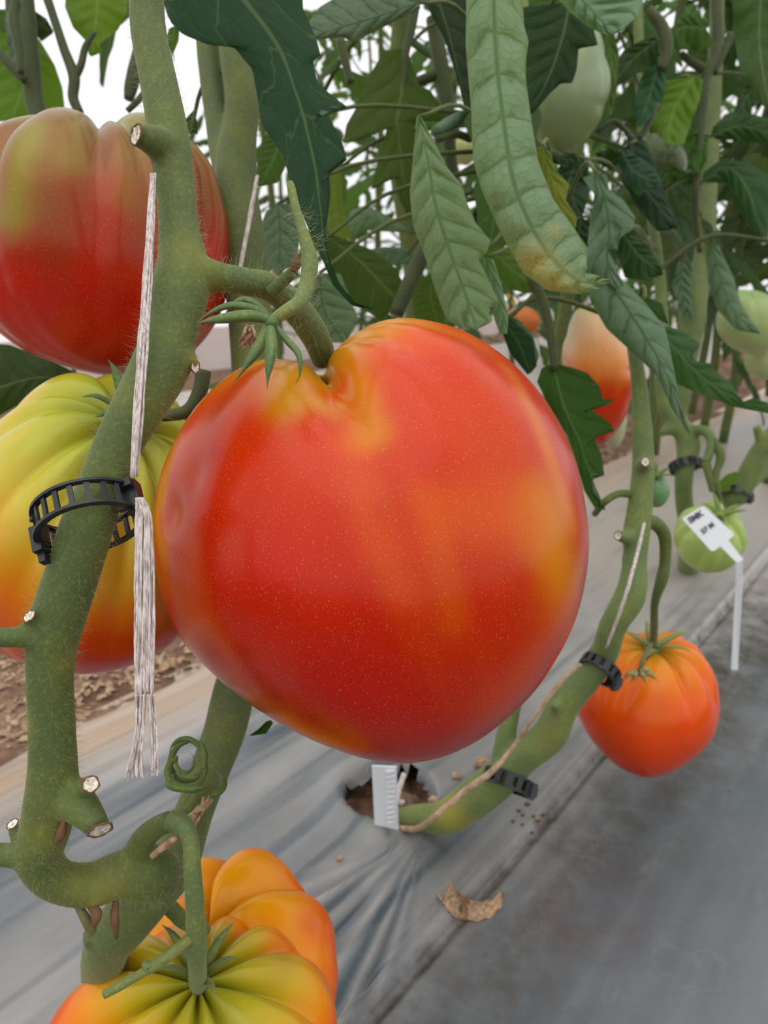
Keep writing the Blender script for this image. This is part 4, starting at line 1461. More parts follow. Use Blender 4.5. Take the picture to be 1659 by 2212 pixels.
def small_clip(px, py, d, rpx, tilt, label, toothed=True):
    o = thing_at('plant_clip', label, 'clip', (px, py), d)
    c = P(px, py, d)
    e1 = RT * math.cos(tilt) + UP * math.sin(tilt)
    e2 = UP * math.cos(tilt) * .35 - RT * math.sin(tilt) * .35 - FWD * .94
    e2 /= np.linalg.norm(e2)
    a_ = np.cross(e1, e2)
    R = rpx * d / F
    hh = R * .26
    for h in (-hh, hh):
        V = []
        K = 36
        for i in range(K):
            a = 2 * math.pi * i / K
            q = e1 * math.cos(a) + e2 * math.sin(a)
            V += [c + q * R * .9 + a_ * (h - R * .06), c + q * R * 1.06 + a_ * (h - R * .06), c + q * R * 1.06 + a_ * (h + R * .06), c + q * R * .9 + a_ * (h + R * .06)]
        Fq = []
        for i in range(K):
            for k in range(4):
                x, y = i * 4 + k, i * 4 + (k + 1) % 4
                z = ((i + 1) % K) * 4
                Fq.append((x, y, z + (k + 1) % 4, z + k))
        link('rim', mesh('rim', V, Fq, False), M_BLACK, o)
    for i in range(14):
        a = 2 * math.pi * i / 14
        q = e1 * math.cos(a) + e2 * math.sin(a)
        tq = -e1 * math.sin(a) + e2 * math.cos(a)
        b = MB()
        b.box(c + q * R * .99, q * R * .09, tq * R * .14, a_ * hh)
        link('rung', b.mesh('rung', False), M_BLACK, o)
    b = MB()
    b.box(c + e1 * R * 1.05, e1 * R * .22, e2 * R * .22, a_ * hh * 1.35)
    b.box(c + e1 * R * 1.25, e1 * R * .12, e2 * R * .12, a_ * hh * .8)
    link('latch', b.mesh('latch', False), M_BLACK, o)
    return o


# twine on the near stem
tw = thing_at('twine', 'weathered whitish twine running past the near stem with a frayed tail', 'string', (300, 1000), .180)


def bundle(name, pts, nf, spread, rfib, seed, parent, fray=0.0, twist=2.0):
    """strands laid side by side following px path; spread list px"""
    r_ = np.random.default_rng(seed)
    mb = MB()
    n = 40
    a = np.asarray(pts, float)
    cen = catmull(a[:, :3], n)
    sp = np.interp(np.linspace(0, 1, n), np.linspace(0, 1, len(spread)), spread)
    for k in range(nf):
        off = -1 + 2 * (k + .5) / nf
        ph = r_.uniform(0, 6.28)
        dz = r_.normal() * .0006
        cut_ = r_.uniform(1 - fray, 1.0)
        m_ = max(6, int(n * cut_))
        w, rr = [], []
        for i in range(m_):
            t = i / (n - 1)
            x = cen[i, 0] + sp[i] * (off + .10 * math.sin(t * twist * 6.28 + ph)) + r_.normal() * .25
            w.append(P(x, cen[i, 1], cen[i, 2] + dz + .0004 * math.sin(ph + t * 9) + 0.0006 * abs(off)))
            rr.append(rfib * (1 + .25 * math.sin(ph * 3 + t * 30)) * .18 / F * (1 if t < .93 else .55))
        mb.add(*tube_geo(np.array(w), np.array(rr), 7))
    return link(name, mb.mesh(name), M_TWINE, parent)


bundle('strand', [(331, 375, .1865), (326, 480, .182), (318, 620, .178), (308, 760, .175), (298, 900, .173), (289, 1030, .172)], 9, [5, 7, 9, 10, 10, 8], 2.6, 1, tw, 0, .6)
bundle('tail', [(302, 1075, .1715), (310, 1120, .171), (312, 1250, .171), (312, 1400, .171), (312, 1520, .171)], 20, [8, 17, 19, 21, 20], 2.6, 2, tw, 0.05, 1)
bundle('tail_end', [(303, 1500, .171), (302, 1570, .171), (296, 1630, .171), (291, 1692, .1715)], 14, [11, 9, 11, 26], 2.0, 3, tw, .2, 1)
bundle('tail_end', [(326, 1500, .171), (331, 1580, .171), (334, 1640, .171), (331, 1685, .1715)], 10, [8, 7, 7, 15], 2.0, 4, tw, .2, 1)
tw3 = thing_at('twine', 'pale twine in the shade against the rear stem', 'string', (530, 500), .31)
w_, r__ = pxpath([(556, 380, .309, 4), (545, 440, .306, 5), (530, 520, .303, 5), (517, 590, .302, 5)], 8)
V, Fc = tube_geo(w_, r__, 8, .2)
link('strand', mesh('strand', V, Fc), M_TWINE, tw3)

# ================================================================== PLANT TWO (right stem, rooted in the hole)
gb = G(880, 1765)
p2 = thing('tomato_plant', 'tomato plant rooted in the round hole, its stem leaning right and up', 'plant', gb)
d0 = depth_of(gb)
STEM_C = [(850, 1768, d0 + .005, 20), (900, 1765, d0 - .012, 26), (960, 1765, d0 - .026, 36), (1020, 1728, d0 - .035, 42), (1080, 1680, d0 - .045, 40), (1130, 1635, d0 - .055, 36), (1185, 1590, d0 - .062, 38), (1215, 1530, d0 - .070, 34), (1265, 1465, d0 - .078, 32), (1305, 1410, d0 - .085, 31), (1325, 1350, D_C + .005, 30), (1362, 1285, D_C, 33), (1372, 1210, D_C, 26), (1375, 1150, D_C, 29), (1384, 1080, D_C, 26), (1390, 1000, D_C, 24), (1385, 900, D_C, 21), (1375, 790, D_C + .005, 16), (1350, 680, D_C + .02, 15), (1290, 590, D_C + .045, 14), (1210, 470, D_C + .055, 13), (1140, 320, D_C + .055, 13), (1130, 130, D_C + .055, 13), (1130, -60, D_C + .055, 12)]
geos = []
wc, rc = pxpath(STEM_C, 6)
geos.append(tube_geo(wc, rc, 20, .09))
br([(1090, 1680, d0 - .044, 28), (1085, 1640, d0 - .045, 24), (1093, 1590, d0 - .047, 22), (1105, 1530, d0 - .048, 20), (1125, 1450, d0 - .045, 18), (1140, 1300, d0 - .03, 16)])
br([(1370, 1160, D_C, 20), (1345, 1160, D_C - .006, 14), (1335, 1157, D_C - .009, 10)])
br([(1388, 1010, D_C, 22), (1392, 1000, D_C - .010, 14), (1394, 997, D_C - .016, 10)])
br([(1370, 1292, D_C, 22), (1385, 1298, D_C, 14), (1392, 1300, D_C, 9)])
br([(1360, 1210, D_C, 18), (1372, 1180, D_C + .012, 18), (1392, 1140, D_C + .012, 15)])
br([(1310, 1365, D_C + .01, 20), (1305, 1350, D_C + .005, 11)])
br([(1205, 1535, d0 - .073, 16), (1198, 1520, d0 - .08, 10)])
stem2 = remeshed('stem', geos, M_STEM, p2, 0.0014, 5, color=STEM_L)
yellowed(stem2, [(975, 1755, d0 - .036, 42, .9), (905, 1766, d0 - .012, 40, .3), (1190, 1580, d0 - .07, 40, .3)])
cut(1335, 1157, D_C - .0105, 10, (-.8, .1, .5), p2)
cut(1394, 997, D_C - .0175, 10, (.2, 0, 1), p2)
tube('truss_stalk', [(1368, 1068, D_C, 9), (1335, 1067, D_C - .004, 8), (1305, 1085, D_C - .005, 8), (1285, 1110, D_C + .01, 7)], M_STEM, p2, color=STEM_G)
hairs([(wc[:90], rc[:90])], 900, 0.003, M_HAIR, p2, 0.00004, 6)
small_clip(1296, 1446, d0 - .085, 42, math.radians(-42), 'small black toothed clip on the right stem, in front of the round tomato')
small_clip(1096, 1688, d0 - .050, 50, math.radians(-22), 'small black toothed clip low on the stem beside the planting hole')
tw2 = thing_at('twine', 'tan twine tied from the planting hole along the right stem', 'string', (1050, 1680), d0 - .06)
w_, r__ = pxpath([(862, 1788, d0 - .010, 6), (900, 1790, d0 - .028, 7), (935, 1768, d0 - .066, 7), (1000, 1712, d0 - .068, 7), (1060, 1668, d0 - .072, 7), (1110, 1612, d0 - .07, 5), (1160, 1540, d0 - .088, 5), (1215, 1470, d0 - .094, 5), (1255, 1435, d0 - .10, 4)], 8)
V, Fc = tube_geo(w_, r__, 8, .2)
link('strand', mesh('strand', V, Fc), M_STRAW, tw2)
w_, r__ = pxpath([(1310, 1400, D_C - .02, 3), (1350, 1290, D_C - .032, 4), (1378, 1190, D_C - .028, 4), (1392, 1130, D_C - .024, 3)], 8)
V, Fc = tube_geo(w_, r__, 8, .2)
link('upper_strand', mesh('upper_strand', V, Fc), M_TWINE, tw2)

# leaves on plant two
L2 = leaf3(p2, [(1065, -40), (1072, 120), (1088, 260), (1112, 400), (1160, 510), (1215, 580), (1265, 610), (1320, 607)],
      [(1008, -40), (1006, 100), (1018, 240), (1022, 350), (1040, 410), (1080, 500), (1130, 590), (1185, 628), (1250, 636), (1290, 628), (1320, 609)],
      [(1118, -40), (1128, 40), (1142, 90), (1133, 150), (1148, 260), (1163, 350), (1195, 430), (1245, 500), (1268, 555), (1268, 588), (1300, 598), (1320, 605)],
      [.30, .295, .285, .28, .275, .27], (0.23, 0.30, 0.23), 1.75, True, 11, .0032, .0, n=90, m=18,
      yel=[(1150, 575, 45, .65), (1185, 615, 40, .75), (1200, 500, 18, .35), (1230, 632, 30, .5)], label='large rolled pale leaf showing its veined underside')
leaf3(p2, [(905, 252), (925, 350), (940, 440), (970, 540), (1000, 620), (1030, 712)],
      [(900, 250), (893, 330), (885, 420), (893, 490), (920, 560), (945, 640), (965, 690), (1005, 714), (1030, 712)],
      [(910, 252), (940, 310), (965, 360), (998, 400), (1010, 440), (1028, 482), (1060, 520), (1052, 545), (1034, 560), (1058, 610), (1076, 648), (1052, 668), (1066, 694), (1030, 712)],
      [.33, .325, .32, .315], (0.20, 0.27, 0.18), 1.2, True, 9, .0026, .001, n=70, label='second rolled pale leaf hanging above the big tomato')
leaf3(p2, [(1050, 555), (1072, 620), (1086, 680), (1088, 722)], [(1036, 555), (1056, 630), (1068, 690), (1080, 722)], [(1066, 560), (1082, 610), (1098, 680), (1096, 720)], [.34, .34], UNB, .8, True, 4, n=30, m=8)
leaf3(p2, [(1195, 785), (1215, 870), (1250, 950), (1278, 1030), (1308, 1102)],
      [(1170, 795), (1160, 825), (1185, 875), (1225, 940), (1245, 1000), (1262, 1060), (1285, 1098), (1308, 1102)],
      [(1230, 792), (1268, 805), (1295, 834), (1303, 862), (1331, 862), (1310, 876), (1280, 870), (1275, 882), (1300, 900), (1320, 915), (1328, 932), (1292, 938), (1284, 946), (1300, 985), (1306, 1031), (1274, 1021), (1282, 1062), (1308, 1102)],
      [.40, .395, .39], MID, .4, False, 6, .0015, .002, n=70, label='toothed dark green leaf beside the right edge of the big tomato')
tube('petiole', [(1150, 600, .40, 12), (1175, 660, .40, 11), (1190, 730, .40, 10), (1198, 800, .399, 8)], M_STEM, p2, color=STEM_D)
leaf3(p2, [(1300, 585), (1345, 650), (1390, 720), (1430, 790), (1460, 860), (1490, 937)],
      [(1262, 595), (1275, 650), (1310, 710), (1370, 765), (1420, 812), (1450, 880), (1490, 940)],
      [(1335, 595), (1395, 655), (1437, 708), (1446, 745), (1460, 820), (1472, 880), (1490, 935)],
      [.375, .37, .365, .365], (0.09, 0.16, 0.10), 1.5, True, 7, .0016, n=60, label='rolled grey green leaf pointing down to the right')
leaf3(p2, [(1425, 712), (1478, 775), (1530, 825), (1590, 862), (1665, 885)],
      [(1425, 735), (1450, 790), (1460, 828), (1520, 855), (1590, 880), (1665, 894)],
      [(1440, 705), (1470, 713), (1513, 742), (1506, 756), (1493, 766), (1502, 780), (1540, 786), (1545, 800), (1580, 828), (1592, 852), (1606, 868), (1626, 860), (1665, 872)],
      [.38, .38, .385, .39], (0.045, 0.10, 0.045), .5, False, 6, .0014, .002, n=60, label='toothed green leaf reaching to the right edge')
leaf3(p2, [(1288, 372), (1308, 440), (1316, 500), (1312, 560), (1330, 625)],
      [(1258, 385), (1284, 420), (1274, 480), (1270, 520), (1266, 570), (1285, 610), (1330, 625)],
      [(1312, 378), (1316, 410), (1345, 430), (1373, 470), (1366, 496), (1338, 516), (1334, 542), (1312, 533), (1332, 580), (1348, 618)],
      [.37, .37], (0.055, 0.11, 0.065), .9, True, 5, .002, .004, n=56, label='crinkled grey green leaf with a pale wavy edge')
leaf3(p2, [(1170, 315), (1195, 400), (1240, 515)], [(1155, 320), (1178, 400), (1205, 455), (1240, 515)], [(1188, 328), (1200, 368), (1230, 398), (1222, 432), (1247, 470), (1240, 515)], [.33, .33], (0.13, 0.16, 0.015), .4, False, 5, n=36, m=8,
      yel=[(1200, 420, 60, .12)], label='yellowing leaf behind the large rolled leaf')
leaf3(p2, [(1055, 535), (1105, 580), (1165, 625)], [(1055, 532), (1110, 543), (1150, 588), (1165, 625)], [(1052, 555), (1090, 622), (1140, 634), (1165, 625)], [.40, .40], LT, .5, False, 5, n=36, m=8)
leaf3(p2, [(1085, 690), (1120, 740), (1145, 805)], [(1078, 700), (1100, 760), (1140, 810)], [(1100, 685), (1150, 730), (1160, 790), (1145, 808)], [.40, .40], DK, .7, False, 5, n=30, m=8)
leaf3(p2, [(1100, 690), (1130, 730), (1155, 790)], [(1095, 700), (1110, 760), (1150, 800)], [(1115, 685), (1150, 720), (1165, 770), (1155, 795)], [.43, .43], MID, .4, True, 5, n=30, m=8)
leaf3(p2, [(1395, 650), (1420, 670), (1442, 698)], [(1388, 650), (1405, 680), (1442, 700)], [(1395, 640), (1430, 655), (1442, 695)], [.385, .385], MID, .3, n=20, m=6)
# high leaves
leaf3(p2, [(1200, -60), (1265, 10), (1325, 74)], [(1170, -40), (1235, 30), (1270, 58), (1305, 75), (1325, 76)], [(1385, -60), (1390, 0), (1376, 35), (1345, 65), (1325, 75)], [.33, .32], UNB, .9, True, 6, .003, .002, n=44, label='crumpled bluish leaf at the top right of the rolled leaf')
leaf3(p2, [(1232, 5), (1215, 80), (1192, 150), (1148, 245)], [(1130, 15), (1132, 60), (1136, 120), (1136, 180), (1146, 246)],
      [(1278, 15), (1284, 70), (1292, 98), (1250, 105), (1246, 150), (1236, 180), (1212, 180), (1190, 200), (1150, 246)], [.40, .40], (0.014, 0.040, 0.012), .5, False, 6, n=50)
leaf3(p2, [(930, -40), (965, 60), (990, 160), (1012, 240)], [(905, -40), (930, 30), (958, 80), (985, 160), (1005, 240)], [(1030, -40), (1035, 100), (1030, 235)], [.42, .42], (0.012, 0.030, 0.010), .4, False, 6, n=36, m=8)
leaf3(p2, [(905, 5), (820, 35), (740, 58), (668, 82)], [(900, -10), (820, -25), (750, -20), (690, 15), (665, 50), (668, 82)], [(908, 18), (850, 48), (790, 78), (765, 92), (740, 80), (700, 84), (668, 84)], [.36, .36, .35], (0.040, 0.060, 0.022), .7, True, 6, n=40, m=10, label='greyish leaf lying across the top')
# leaves between the fruit and the gap
leaf3(p2, [(874, 105), (868, 190), (858, 260), (866, 340), (884, 470)],
      [(830, 108), (800, 160), (780, 195), (768, 235), (748, 270), (741, 312), (790, 300), (832, 258), (836, 275), (822, 330), (808, 380), (802, 412), (838, 380), (852, 378), (862, 430), (884, 470)],
      [(884, 120), (905, 185), (930, 195), (955, 235), (958, 262), (905, 262), (893, 275), (900, 330), (892, 400), (890, 470)], [.47, .47, .47], (0.050, 0.085, 0.012), .35, False, 6, n=80, m=12, label='big toothed leaf glowing green against the light')
leaf3(p2, [(708, 512), (780, 565), (865, 655)], [(706, 502), (760, 522), (800, 538), (850, 575), (880, 625), (865, 655)], [(700, 530), (720, 590), (755, 650), (820, 690), (865, 660)], [.46, .46], (0.040, 0.075, 0.014), .4, False, 6, n=44)
leaf3(p2, [(885, 500), (830, 486), (790, 470), (745, 515)], [(885, 497), (830, 462), (790, 443), (757, 455), (742, 490), (745, 515)], [(885, 503), (825, 500), (785, 498), (758, 518), (745, 518)], [.60, .60], (0.07, 0.12, 0.035), .7, True, 5, n=36, m=8)
tube('petiole', [(1060, 470, .60, 5), (960, 505, .60, 6), (885, 500, .60, 6)], M_STEM, p2, color=STEM_G)
leaf3(p2, [(610, 285), (592, 340), (560, 402)], [(570, 290), (556, 330), (552, 400)], [(625, 300), (622, 350), (600, 395), (560, 404)], [.45, .45], (0.05, 0.09, 0.015), .4, n=30, m=8)
leaf3(p2, [(600, 440), (605, 510), (600, 592)], [(575, 455), (562, 490), (570, 560), (600, 592)], [(635, 440), (650, 500), (640, 570), (600, 592)], [.44, .44], (0.045, 0.08, 0.035), .6, True, 5, n=30, m=8)
leaf3(p2, [(722, 370), (722, 440), (735, 530)], [(708, 380), (702, 440), (712, 515)], [(738, 372), (740, 440), (760, 510)], [.5, .5], (0.12, 0.16, 0.03), .4, n=30, m=6)
leaf3(p2, [(690, 590), (700, 670), (745, 740)], [(660, 610), (662, 670), (690, 740)], [(735, 590), (755, 640), (775, 690), (745, 745)], [.40, .40], (0.065, 0.11, 0.03), .8, True, 5, n=36, m=8)
leaf3(p2, [(940, 590), (930, 640), (950, 700)], [(905, 600), (890, 640), (900, 700)], [(960, 600), (965, 650), (960, 705)], [.5, .5], (0.06, 0.11, 0.015), .4, n=30, m=8)
leaf3(p2, [(880, 550), (835, 545), (790, 560)], [(880, 535), (830, 533), (790, 540)], [(885, 570), (840, 575), (800, 565)], [.56, .56], (0.05, 0.09, 0.04), .5, True, 4, n=24, m=6)
tube('petiole', [(1000, 420, .45, 14), (930, 520, .45, 17), (890, 600, .45, 18), (855, 680, .45, 16)], M_STEM, p2, color=STEM_D)
tube('petiole', [(905, -30, .47, 10), (890, 60, .47, 9), (876, 115, .47, 9), (872, 190, .472, 6)], M_STEM, p2, color=STEM_D)
tube('side_stem', [(935, 40, .50, 15), (950, 130, .50, 17), (965, 220, .50, 16), (972, 330, .50, 14), (985, 450, .50, 14)], M_STEM, p2, color=STEM_D)
tube('petiole', [(1040, 80, .50, 8), (1000, 130, .50, 9), (968, 190, .50, 9)], M_STEM, p2, color=STEM_G)
tube('petiole', [(880, 185, .50, 9), (920, 170, .50, 11), (960, 155, .50, 11)], M_STEM, p2, color=STEM_D)
tube('petiole', [(735, 85, .40, 10), (745, 130, .40, 9), (758, 180, .40, 8)], M_STEM, p2, color=STEM_D)
tube('petiole', [(1020, 240, .44, 10), (980, 262, .43, 14), (940, 285, .42, 12)], M_STEM, p2, color=(.06, .11, .07))
tube('petiole', [(1015, 300, .44, 8), (985, 290, .43, 8), (945, 300, .42, 8)], M_STEM, p2, color=STEM_D)

# ================================================================== PLANT THREE (mid right)
D3 = 0.74
g3 = G(1488, 1225)
p3 = thing('tomato_plant', 'tomato plant behind the green ribbed tomato, bare stem with a black clip', 'plant', g3)
geos = []
d3b = depth_of(g3)
w3, r3 = pxpath([(1488, 1228, d3b, 24), (1492, 1150, D3 + .05, 23), (1478, 1090, D3 + .02, 19), (1478, 1020, D3, 20), (1488, 960, D3, 25), (1470, 922, D3, 23), (1440, 880, D3, 18), (1430, 820, D3, 16), (1428, 740, D3, 16), (1425, 600, D3, 13), (1400, 400, D3, 12), (1385, 200, D3, 12), (1375, -50, D3, 11)], 6)
geos.append(tube_geo(w3, r3, 16, .08))
br([(1450, 925, D3, 18), (1435, 932, D3, 10), (1425, 935, D3, 7)])
br([(1490, 968, D3, 18), (1500, 970, D3, 10)])
br([(1480, 935, D3, 14), (1505, 928, D3 - .01, 11), (1530, 935, D3 - .02, 12), (1537, 960, D3 - .025, 11), (1525, 1000, D3 - .025, 10)])
remeshed('stem', geos, M_STEM, p3, 0.0022, 4, color=STEM_L)
tube('truss_stalk', [(1525, 1000, D3 - .025, 10), (1535, 1040, D3 - .03, 8), (1540, 1062, D3 - .03, 7)], M_STEM, p3, color=STEM_G)
tube('truss_stalk', [(1540, 950, D3 - .025, 9), (1557, 985, D3 - .03, 10), (1548, 1020, D3 - .03, 8), (1545, 1050, D3 - .03, 9), (1555, 1085, D3 - .02, 6), (1556, 1112, D_G - .01, 6)], M_STEM, p3, color=STEM_G)
small_clip(1478, 1006, D3, 30, math.radians(10), 'small black clip on the bare stem left of the white plant label')
# plant four, leaning in from the right edge
g4 = G(1560, 1115)
p4 = thing('tomato_plant', 'tomato plant leaning in from the right edge behind the plant label', 'plant', g4)
geos = []
br([(1565, 1085, .80, 18), (1590, 1070, .79, 24), (1615, 1030, .78, 24), (1640, 980, .77, 22), (1680, 930, .76, 20), (1740, 860, .76, 20)])
br([(1600, 1058, .785, 20), (1640, 1025, .79, 16), (1700, 985, .80, 15)])
br([(1648, 965, .77, 12), (1640, 945, .765, 10), (1634, 920, .76, 9)])
br([(1567, 1084, .80, 18), (1560, 1100, .82, 17), (1558, 1118, depth_of(g4), 16)])
remeshed('stem', geos, M_STEM, p4, 0.0022, 4, color=STEM_L)
leaf3(p4, [(1545, 1058), (1570, 1040), (1590, 1020)], [(1548, 1045), (1570, 1025), (1590, 1018)], [(1555, 1062), (1585, 1045), (1600, 1025)], [.76, .76], LIMEL, .4, n=20, m=6)
leaf3(p4, [(1548, 1050), (1562, 1045), (1578, 1058)], [(1545, 1040), (1565, 1035), (1578, 1055)], [(1550, 1060), (1565, 1062), (1578, 1060)], [.77, .77], (0.2, 0.24, 0.06), .4, n=20, m=6)
small_clip(1585, 1068, .79, 32, math.radians(-12), 'small black clip on the stem at the far right, above the green tomato')

# leaves of the middle right plants, upper right of the picture
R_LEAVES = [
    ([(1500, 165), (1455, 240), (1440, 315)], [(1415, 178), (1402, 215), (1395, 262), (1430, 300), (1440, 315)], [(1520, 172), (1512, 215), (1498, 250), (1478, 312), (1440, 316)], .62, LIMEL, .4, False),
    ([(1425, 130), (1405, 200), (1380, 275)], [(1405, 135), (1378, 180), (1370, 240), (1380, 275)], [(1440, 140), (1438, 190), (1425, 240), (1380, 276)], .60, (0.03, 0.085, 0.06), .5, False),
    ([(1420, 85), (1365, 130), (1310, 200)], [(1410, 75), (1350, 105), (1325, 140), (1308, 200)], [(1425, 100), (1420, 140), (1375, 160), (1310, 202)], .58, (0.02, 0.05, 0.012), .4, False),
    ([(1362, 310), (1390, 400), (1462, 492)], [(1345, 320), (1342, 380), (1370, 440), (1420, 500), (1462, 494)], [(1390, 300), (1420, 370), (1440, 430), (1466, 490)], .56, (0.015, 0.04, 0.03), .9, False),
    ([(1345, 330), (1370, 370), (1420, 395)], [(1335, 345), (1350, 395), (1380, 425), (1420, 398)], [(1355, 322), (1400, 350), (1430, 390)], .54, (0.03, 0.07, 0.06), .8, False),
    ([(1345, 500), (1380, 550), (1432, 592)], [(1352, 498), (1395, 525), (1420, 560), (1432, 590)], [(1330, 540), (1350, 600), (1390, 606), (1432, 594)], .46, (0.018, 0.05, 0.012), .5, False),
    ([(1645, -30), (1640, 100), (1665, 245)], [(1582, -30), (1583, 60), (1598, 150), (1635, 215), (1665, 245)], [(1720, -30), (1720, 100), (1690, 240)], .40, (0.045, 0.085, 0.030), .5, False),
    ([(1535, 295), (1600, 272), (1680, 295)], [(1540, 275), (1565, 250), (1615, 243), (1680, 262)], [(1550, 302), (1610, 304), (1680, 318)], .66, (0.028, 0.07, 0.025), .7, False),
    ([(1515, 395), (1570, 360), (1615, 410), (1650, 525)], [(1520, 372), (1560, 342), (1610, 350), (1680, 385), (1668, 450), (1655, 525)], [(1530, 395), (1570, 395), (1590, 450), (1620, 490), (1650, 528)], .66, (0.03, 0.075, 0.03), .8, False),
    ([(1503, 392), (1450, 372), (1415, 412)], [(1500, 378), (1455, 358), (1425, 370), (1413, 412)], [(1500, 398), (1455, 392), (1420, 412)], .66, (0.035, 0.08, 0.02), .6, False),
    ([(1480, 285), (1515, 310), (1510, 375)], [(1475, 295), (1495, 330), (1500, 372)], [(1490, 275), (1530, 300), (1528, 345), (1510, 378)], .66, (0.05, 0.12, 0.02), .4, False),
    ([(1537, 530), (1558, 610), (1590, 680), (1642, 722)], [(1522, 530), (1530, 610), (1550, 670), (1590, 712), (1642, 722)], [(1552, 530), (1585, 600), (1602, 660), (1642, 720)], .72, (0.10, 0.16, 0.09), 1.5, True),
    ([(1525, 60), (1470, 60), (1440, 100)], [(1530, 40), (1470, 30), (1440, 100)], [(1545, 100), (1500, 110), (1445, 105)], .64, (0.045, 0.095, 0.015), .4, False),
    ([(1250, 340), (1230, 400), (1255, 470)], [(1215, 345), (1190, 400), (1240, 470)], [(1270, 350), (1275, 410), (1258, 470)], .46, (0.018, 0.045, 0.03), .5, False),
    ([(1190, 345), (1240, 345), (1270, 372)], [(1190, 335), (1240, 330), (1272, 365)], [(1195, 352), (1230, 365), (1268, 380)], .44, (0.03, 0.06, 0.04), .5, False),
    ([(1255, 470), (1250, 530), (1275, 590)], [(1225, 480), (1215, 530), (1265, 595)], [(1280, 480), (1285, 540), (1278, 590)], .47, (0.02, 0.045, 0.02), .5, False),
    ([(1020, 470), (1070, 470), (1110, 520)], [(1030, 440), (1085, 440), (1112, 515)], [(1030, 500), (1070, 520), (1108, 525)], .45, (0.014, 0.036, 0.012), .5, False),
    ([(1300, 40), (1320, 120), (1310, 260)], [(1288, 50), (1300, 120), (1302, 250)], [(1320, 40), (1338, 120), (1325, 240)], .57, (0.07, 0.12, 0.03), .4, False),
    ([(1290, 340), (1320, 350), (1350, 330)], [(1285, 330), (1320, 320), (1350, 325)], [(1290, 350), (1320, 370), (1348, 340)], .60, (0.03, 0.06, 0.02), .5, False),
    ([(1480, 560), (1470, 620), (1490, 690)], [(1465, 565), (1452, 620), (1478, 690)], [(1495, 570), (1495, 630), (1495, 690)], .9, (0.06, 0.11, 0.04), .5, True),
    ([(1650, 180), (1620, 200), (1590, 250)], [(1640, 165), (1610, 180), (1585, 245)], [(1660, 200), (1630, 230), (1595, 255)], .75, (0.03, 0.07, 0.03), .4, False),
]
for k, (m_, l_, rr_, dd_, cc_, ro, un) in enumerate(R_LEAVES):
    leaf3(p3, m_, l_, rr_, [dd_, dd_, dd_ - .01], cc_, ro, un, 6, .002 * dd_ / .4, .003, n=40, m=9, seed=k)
for pts in ([(1545, -40, .66, 11), (1550, 60, .66, 11), (1545, 120, .66, 12), (1525, 165, .66, 12), (1520, 240, .66, 8), (1512, 310, .66, 7), (1503, 395, .66, 8), (1503, 470, .67, 7), (1512, 545, .68, 6)],
            [(1470, 115, .66, 7), (1495, 135, .66, 9), (1522, 150, .66, 10)],
            [(1580, 75, .66, 10), (1565, 110, .66, 7), (1545, 160, .66, 5)],
            [(1405, 600, .62, 5), (1440, 570, .62, 5), (1500, 525, .62, 6), (1560, 508, .62, 5), (1665, 520, .62, 4)],
            [(1400, 20, .60, 10), (1430, 60, .60, 14), (1440, 110, .60, 13), (1425, 150, .60, 9)],
            [(1290, 285, .58, 5), (1325, 262, .58, 6), (1350, 280, .58, 6), (1365, 300, .58, 8)],
            [(1380, 300, .6, 7), (1400, 270, .6, 7), (1420, 225, .6, 7)]):
    tube('petiole', pts, M_STEM, p3, seg=10, color=STEM_D)
tube('old_stem', [(1486, 1205, .92, 14), (1478, 1000, .92, 14), (1470, 880, .92, 16), (1483, 770, .92, 24), (1495, 700, .92, 27), (1500, 640, .92, 29), (1520, 560, .92, 22), (1530, 420, .92, 18), (1540, 250, .92, 16), (1548, 60, .92, 15), (1550, -60, .92, 15)], M_STEM, p3, color=(0.11, 0.15, 0.06), bump=.12)

# left background plant
g5 = plane_hit(20, 1250, 0)
p5 = thing('tomato_plant', 'tomato plant at upper left behind the ribbed red tomato', 'plant', (-.46, .62, -.06))
gz5 = np.array([-.46, .62, -.06])
w5 = catmull(np.array([gz5, P(-260, 900, .52), P(-30, 560, .49), P(80, 330, .47), P(72, 200, .47), P(62, 90, .47), P(48, -60, .47)]), 40)
V, Fc = tube_geo(w5, np.linspace(.006, .0055, 40), 12, .08)
link('stem', mesh('stem', V, Fc), M_STEM, p5, color=STEM_D)
for pts in ([(90, -40, .46, 10), (120, 50, .46, 9), (140, 110, .46, 10), (160, 165, .46, 12), (158, 210, .46, 11), (172, 245, .46, 10)],
            [(205, 70, .46, 5), (185, 100, .46, 7), (175, 140, .46, 8), (160, 170, .46, 9)],
            [(-20, 90, .46, 8), (20, 140, .46, 9), (55, 175, .46, 8)],
            [(278, 215, .44, 10), (285, 180, .44, 15), (300, 120, .44, 15), (330, 20, .44, 13)],
            [(275, 240, .40, 6), (300, 215, .40, 7), (318, 190, .40, 5)],
            [(45, 160, .45, 7), (40, 100, .45, 10), (30, 40, .45, 12), (35, 0, .45, 10)]):
    tube('petiole', pts, M_STEM, p5, seg=10, color=(0.035, 0.05, 0.02))
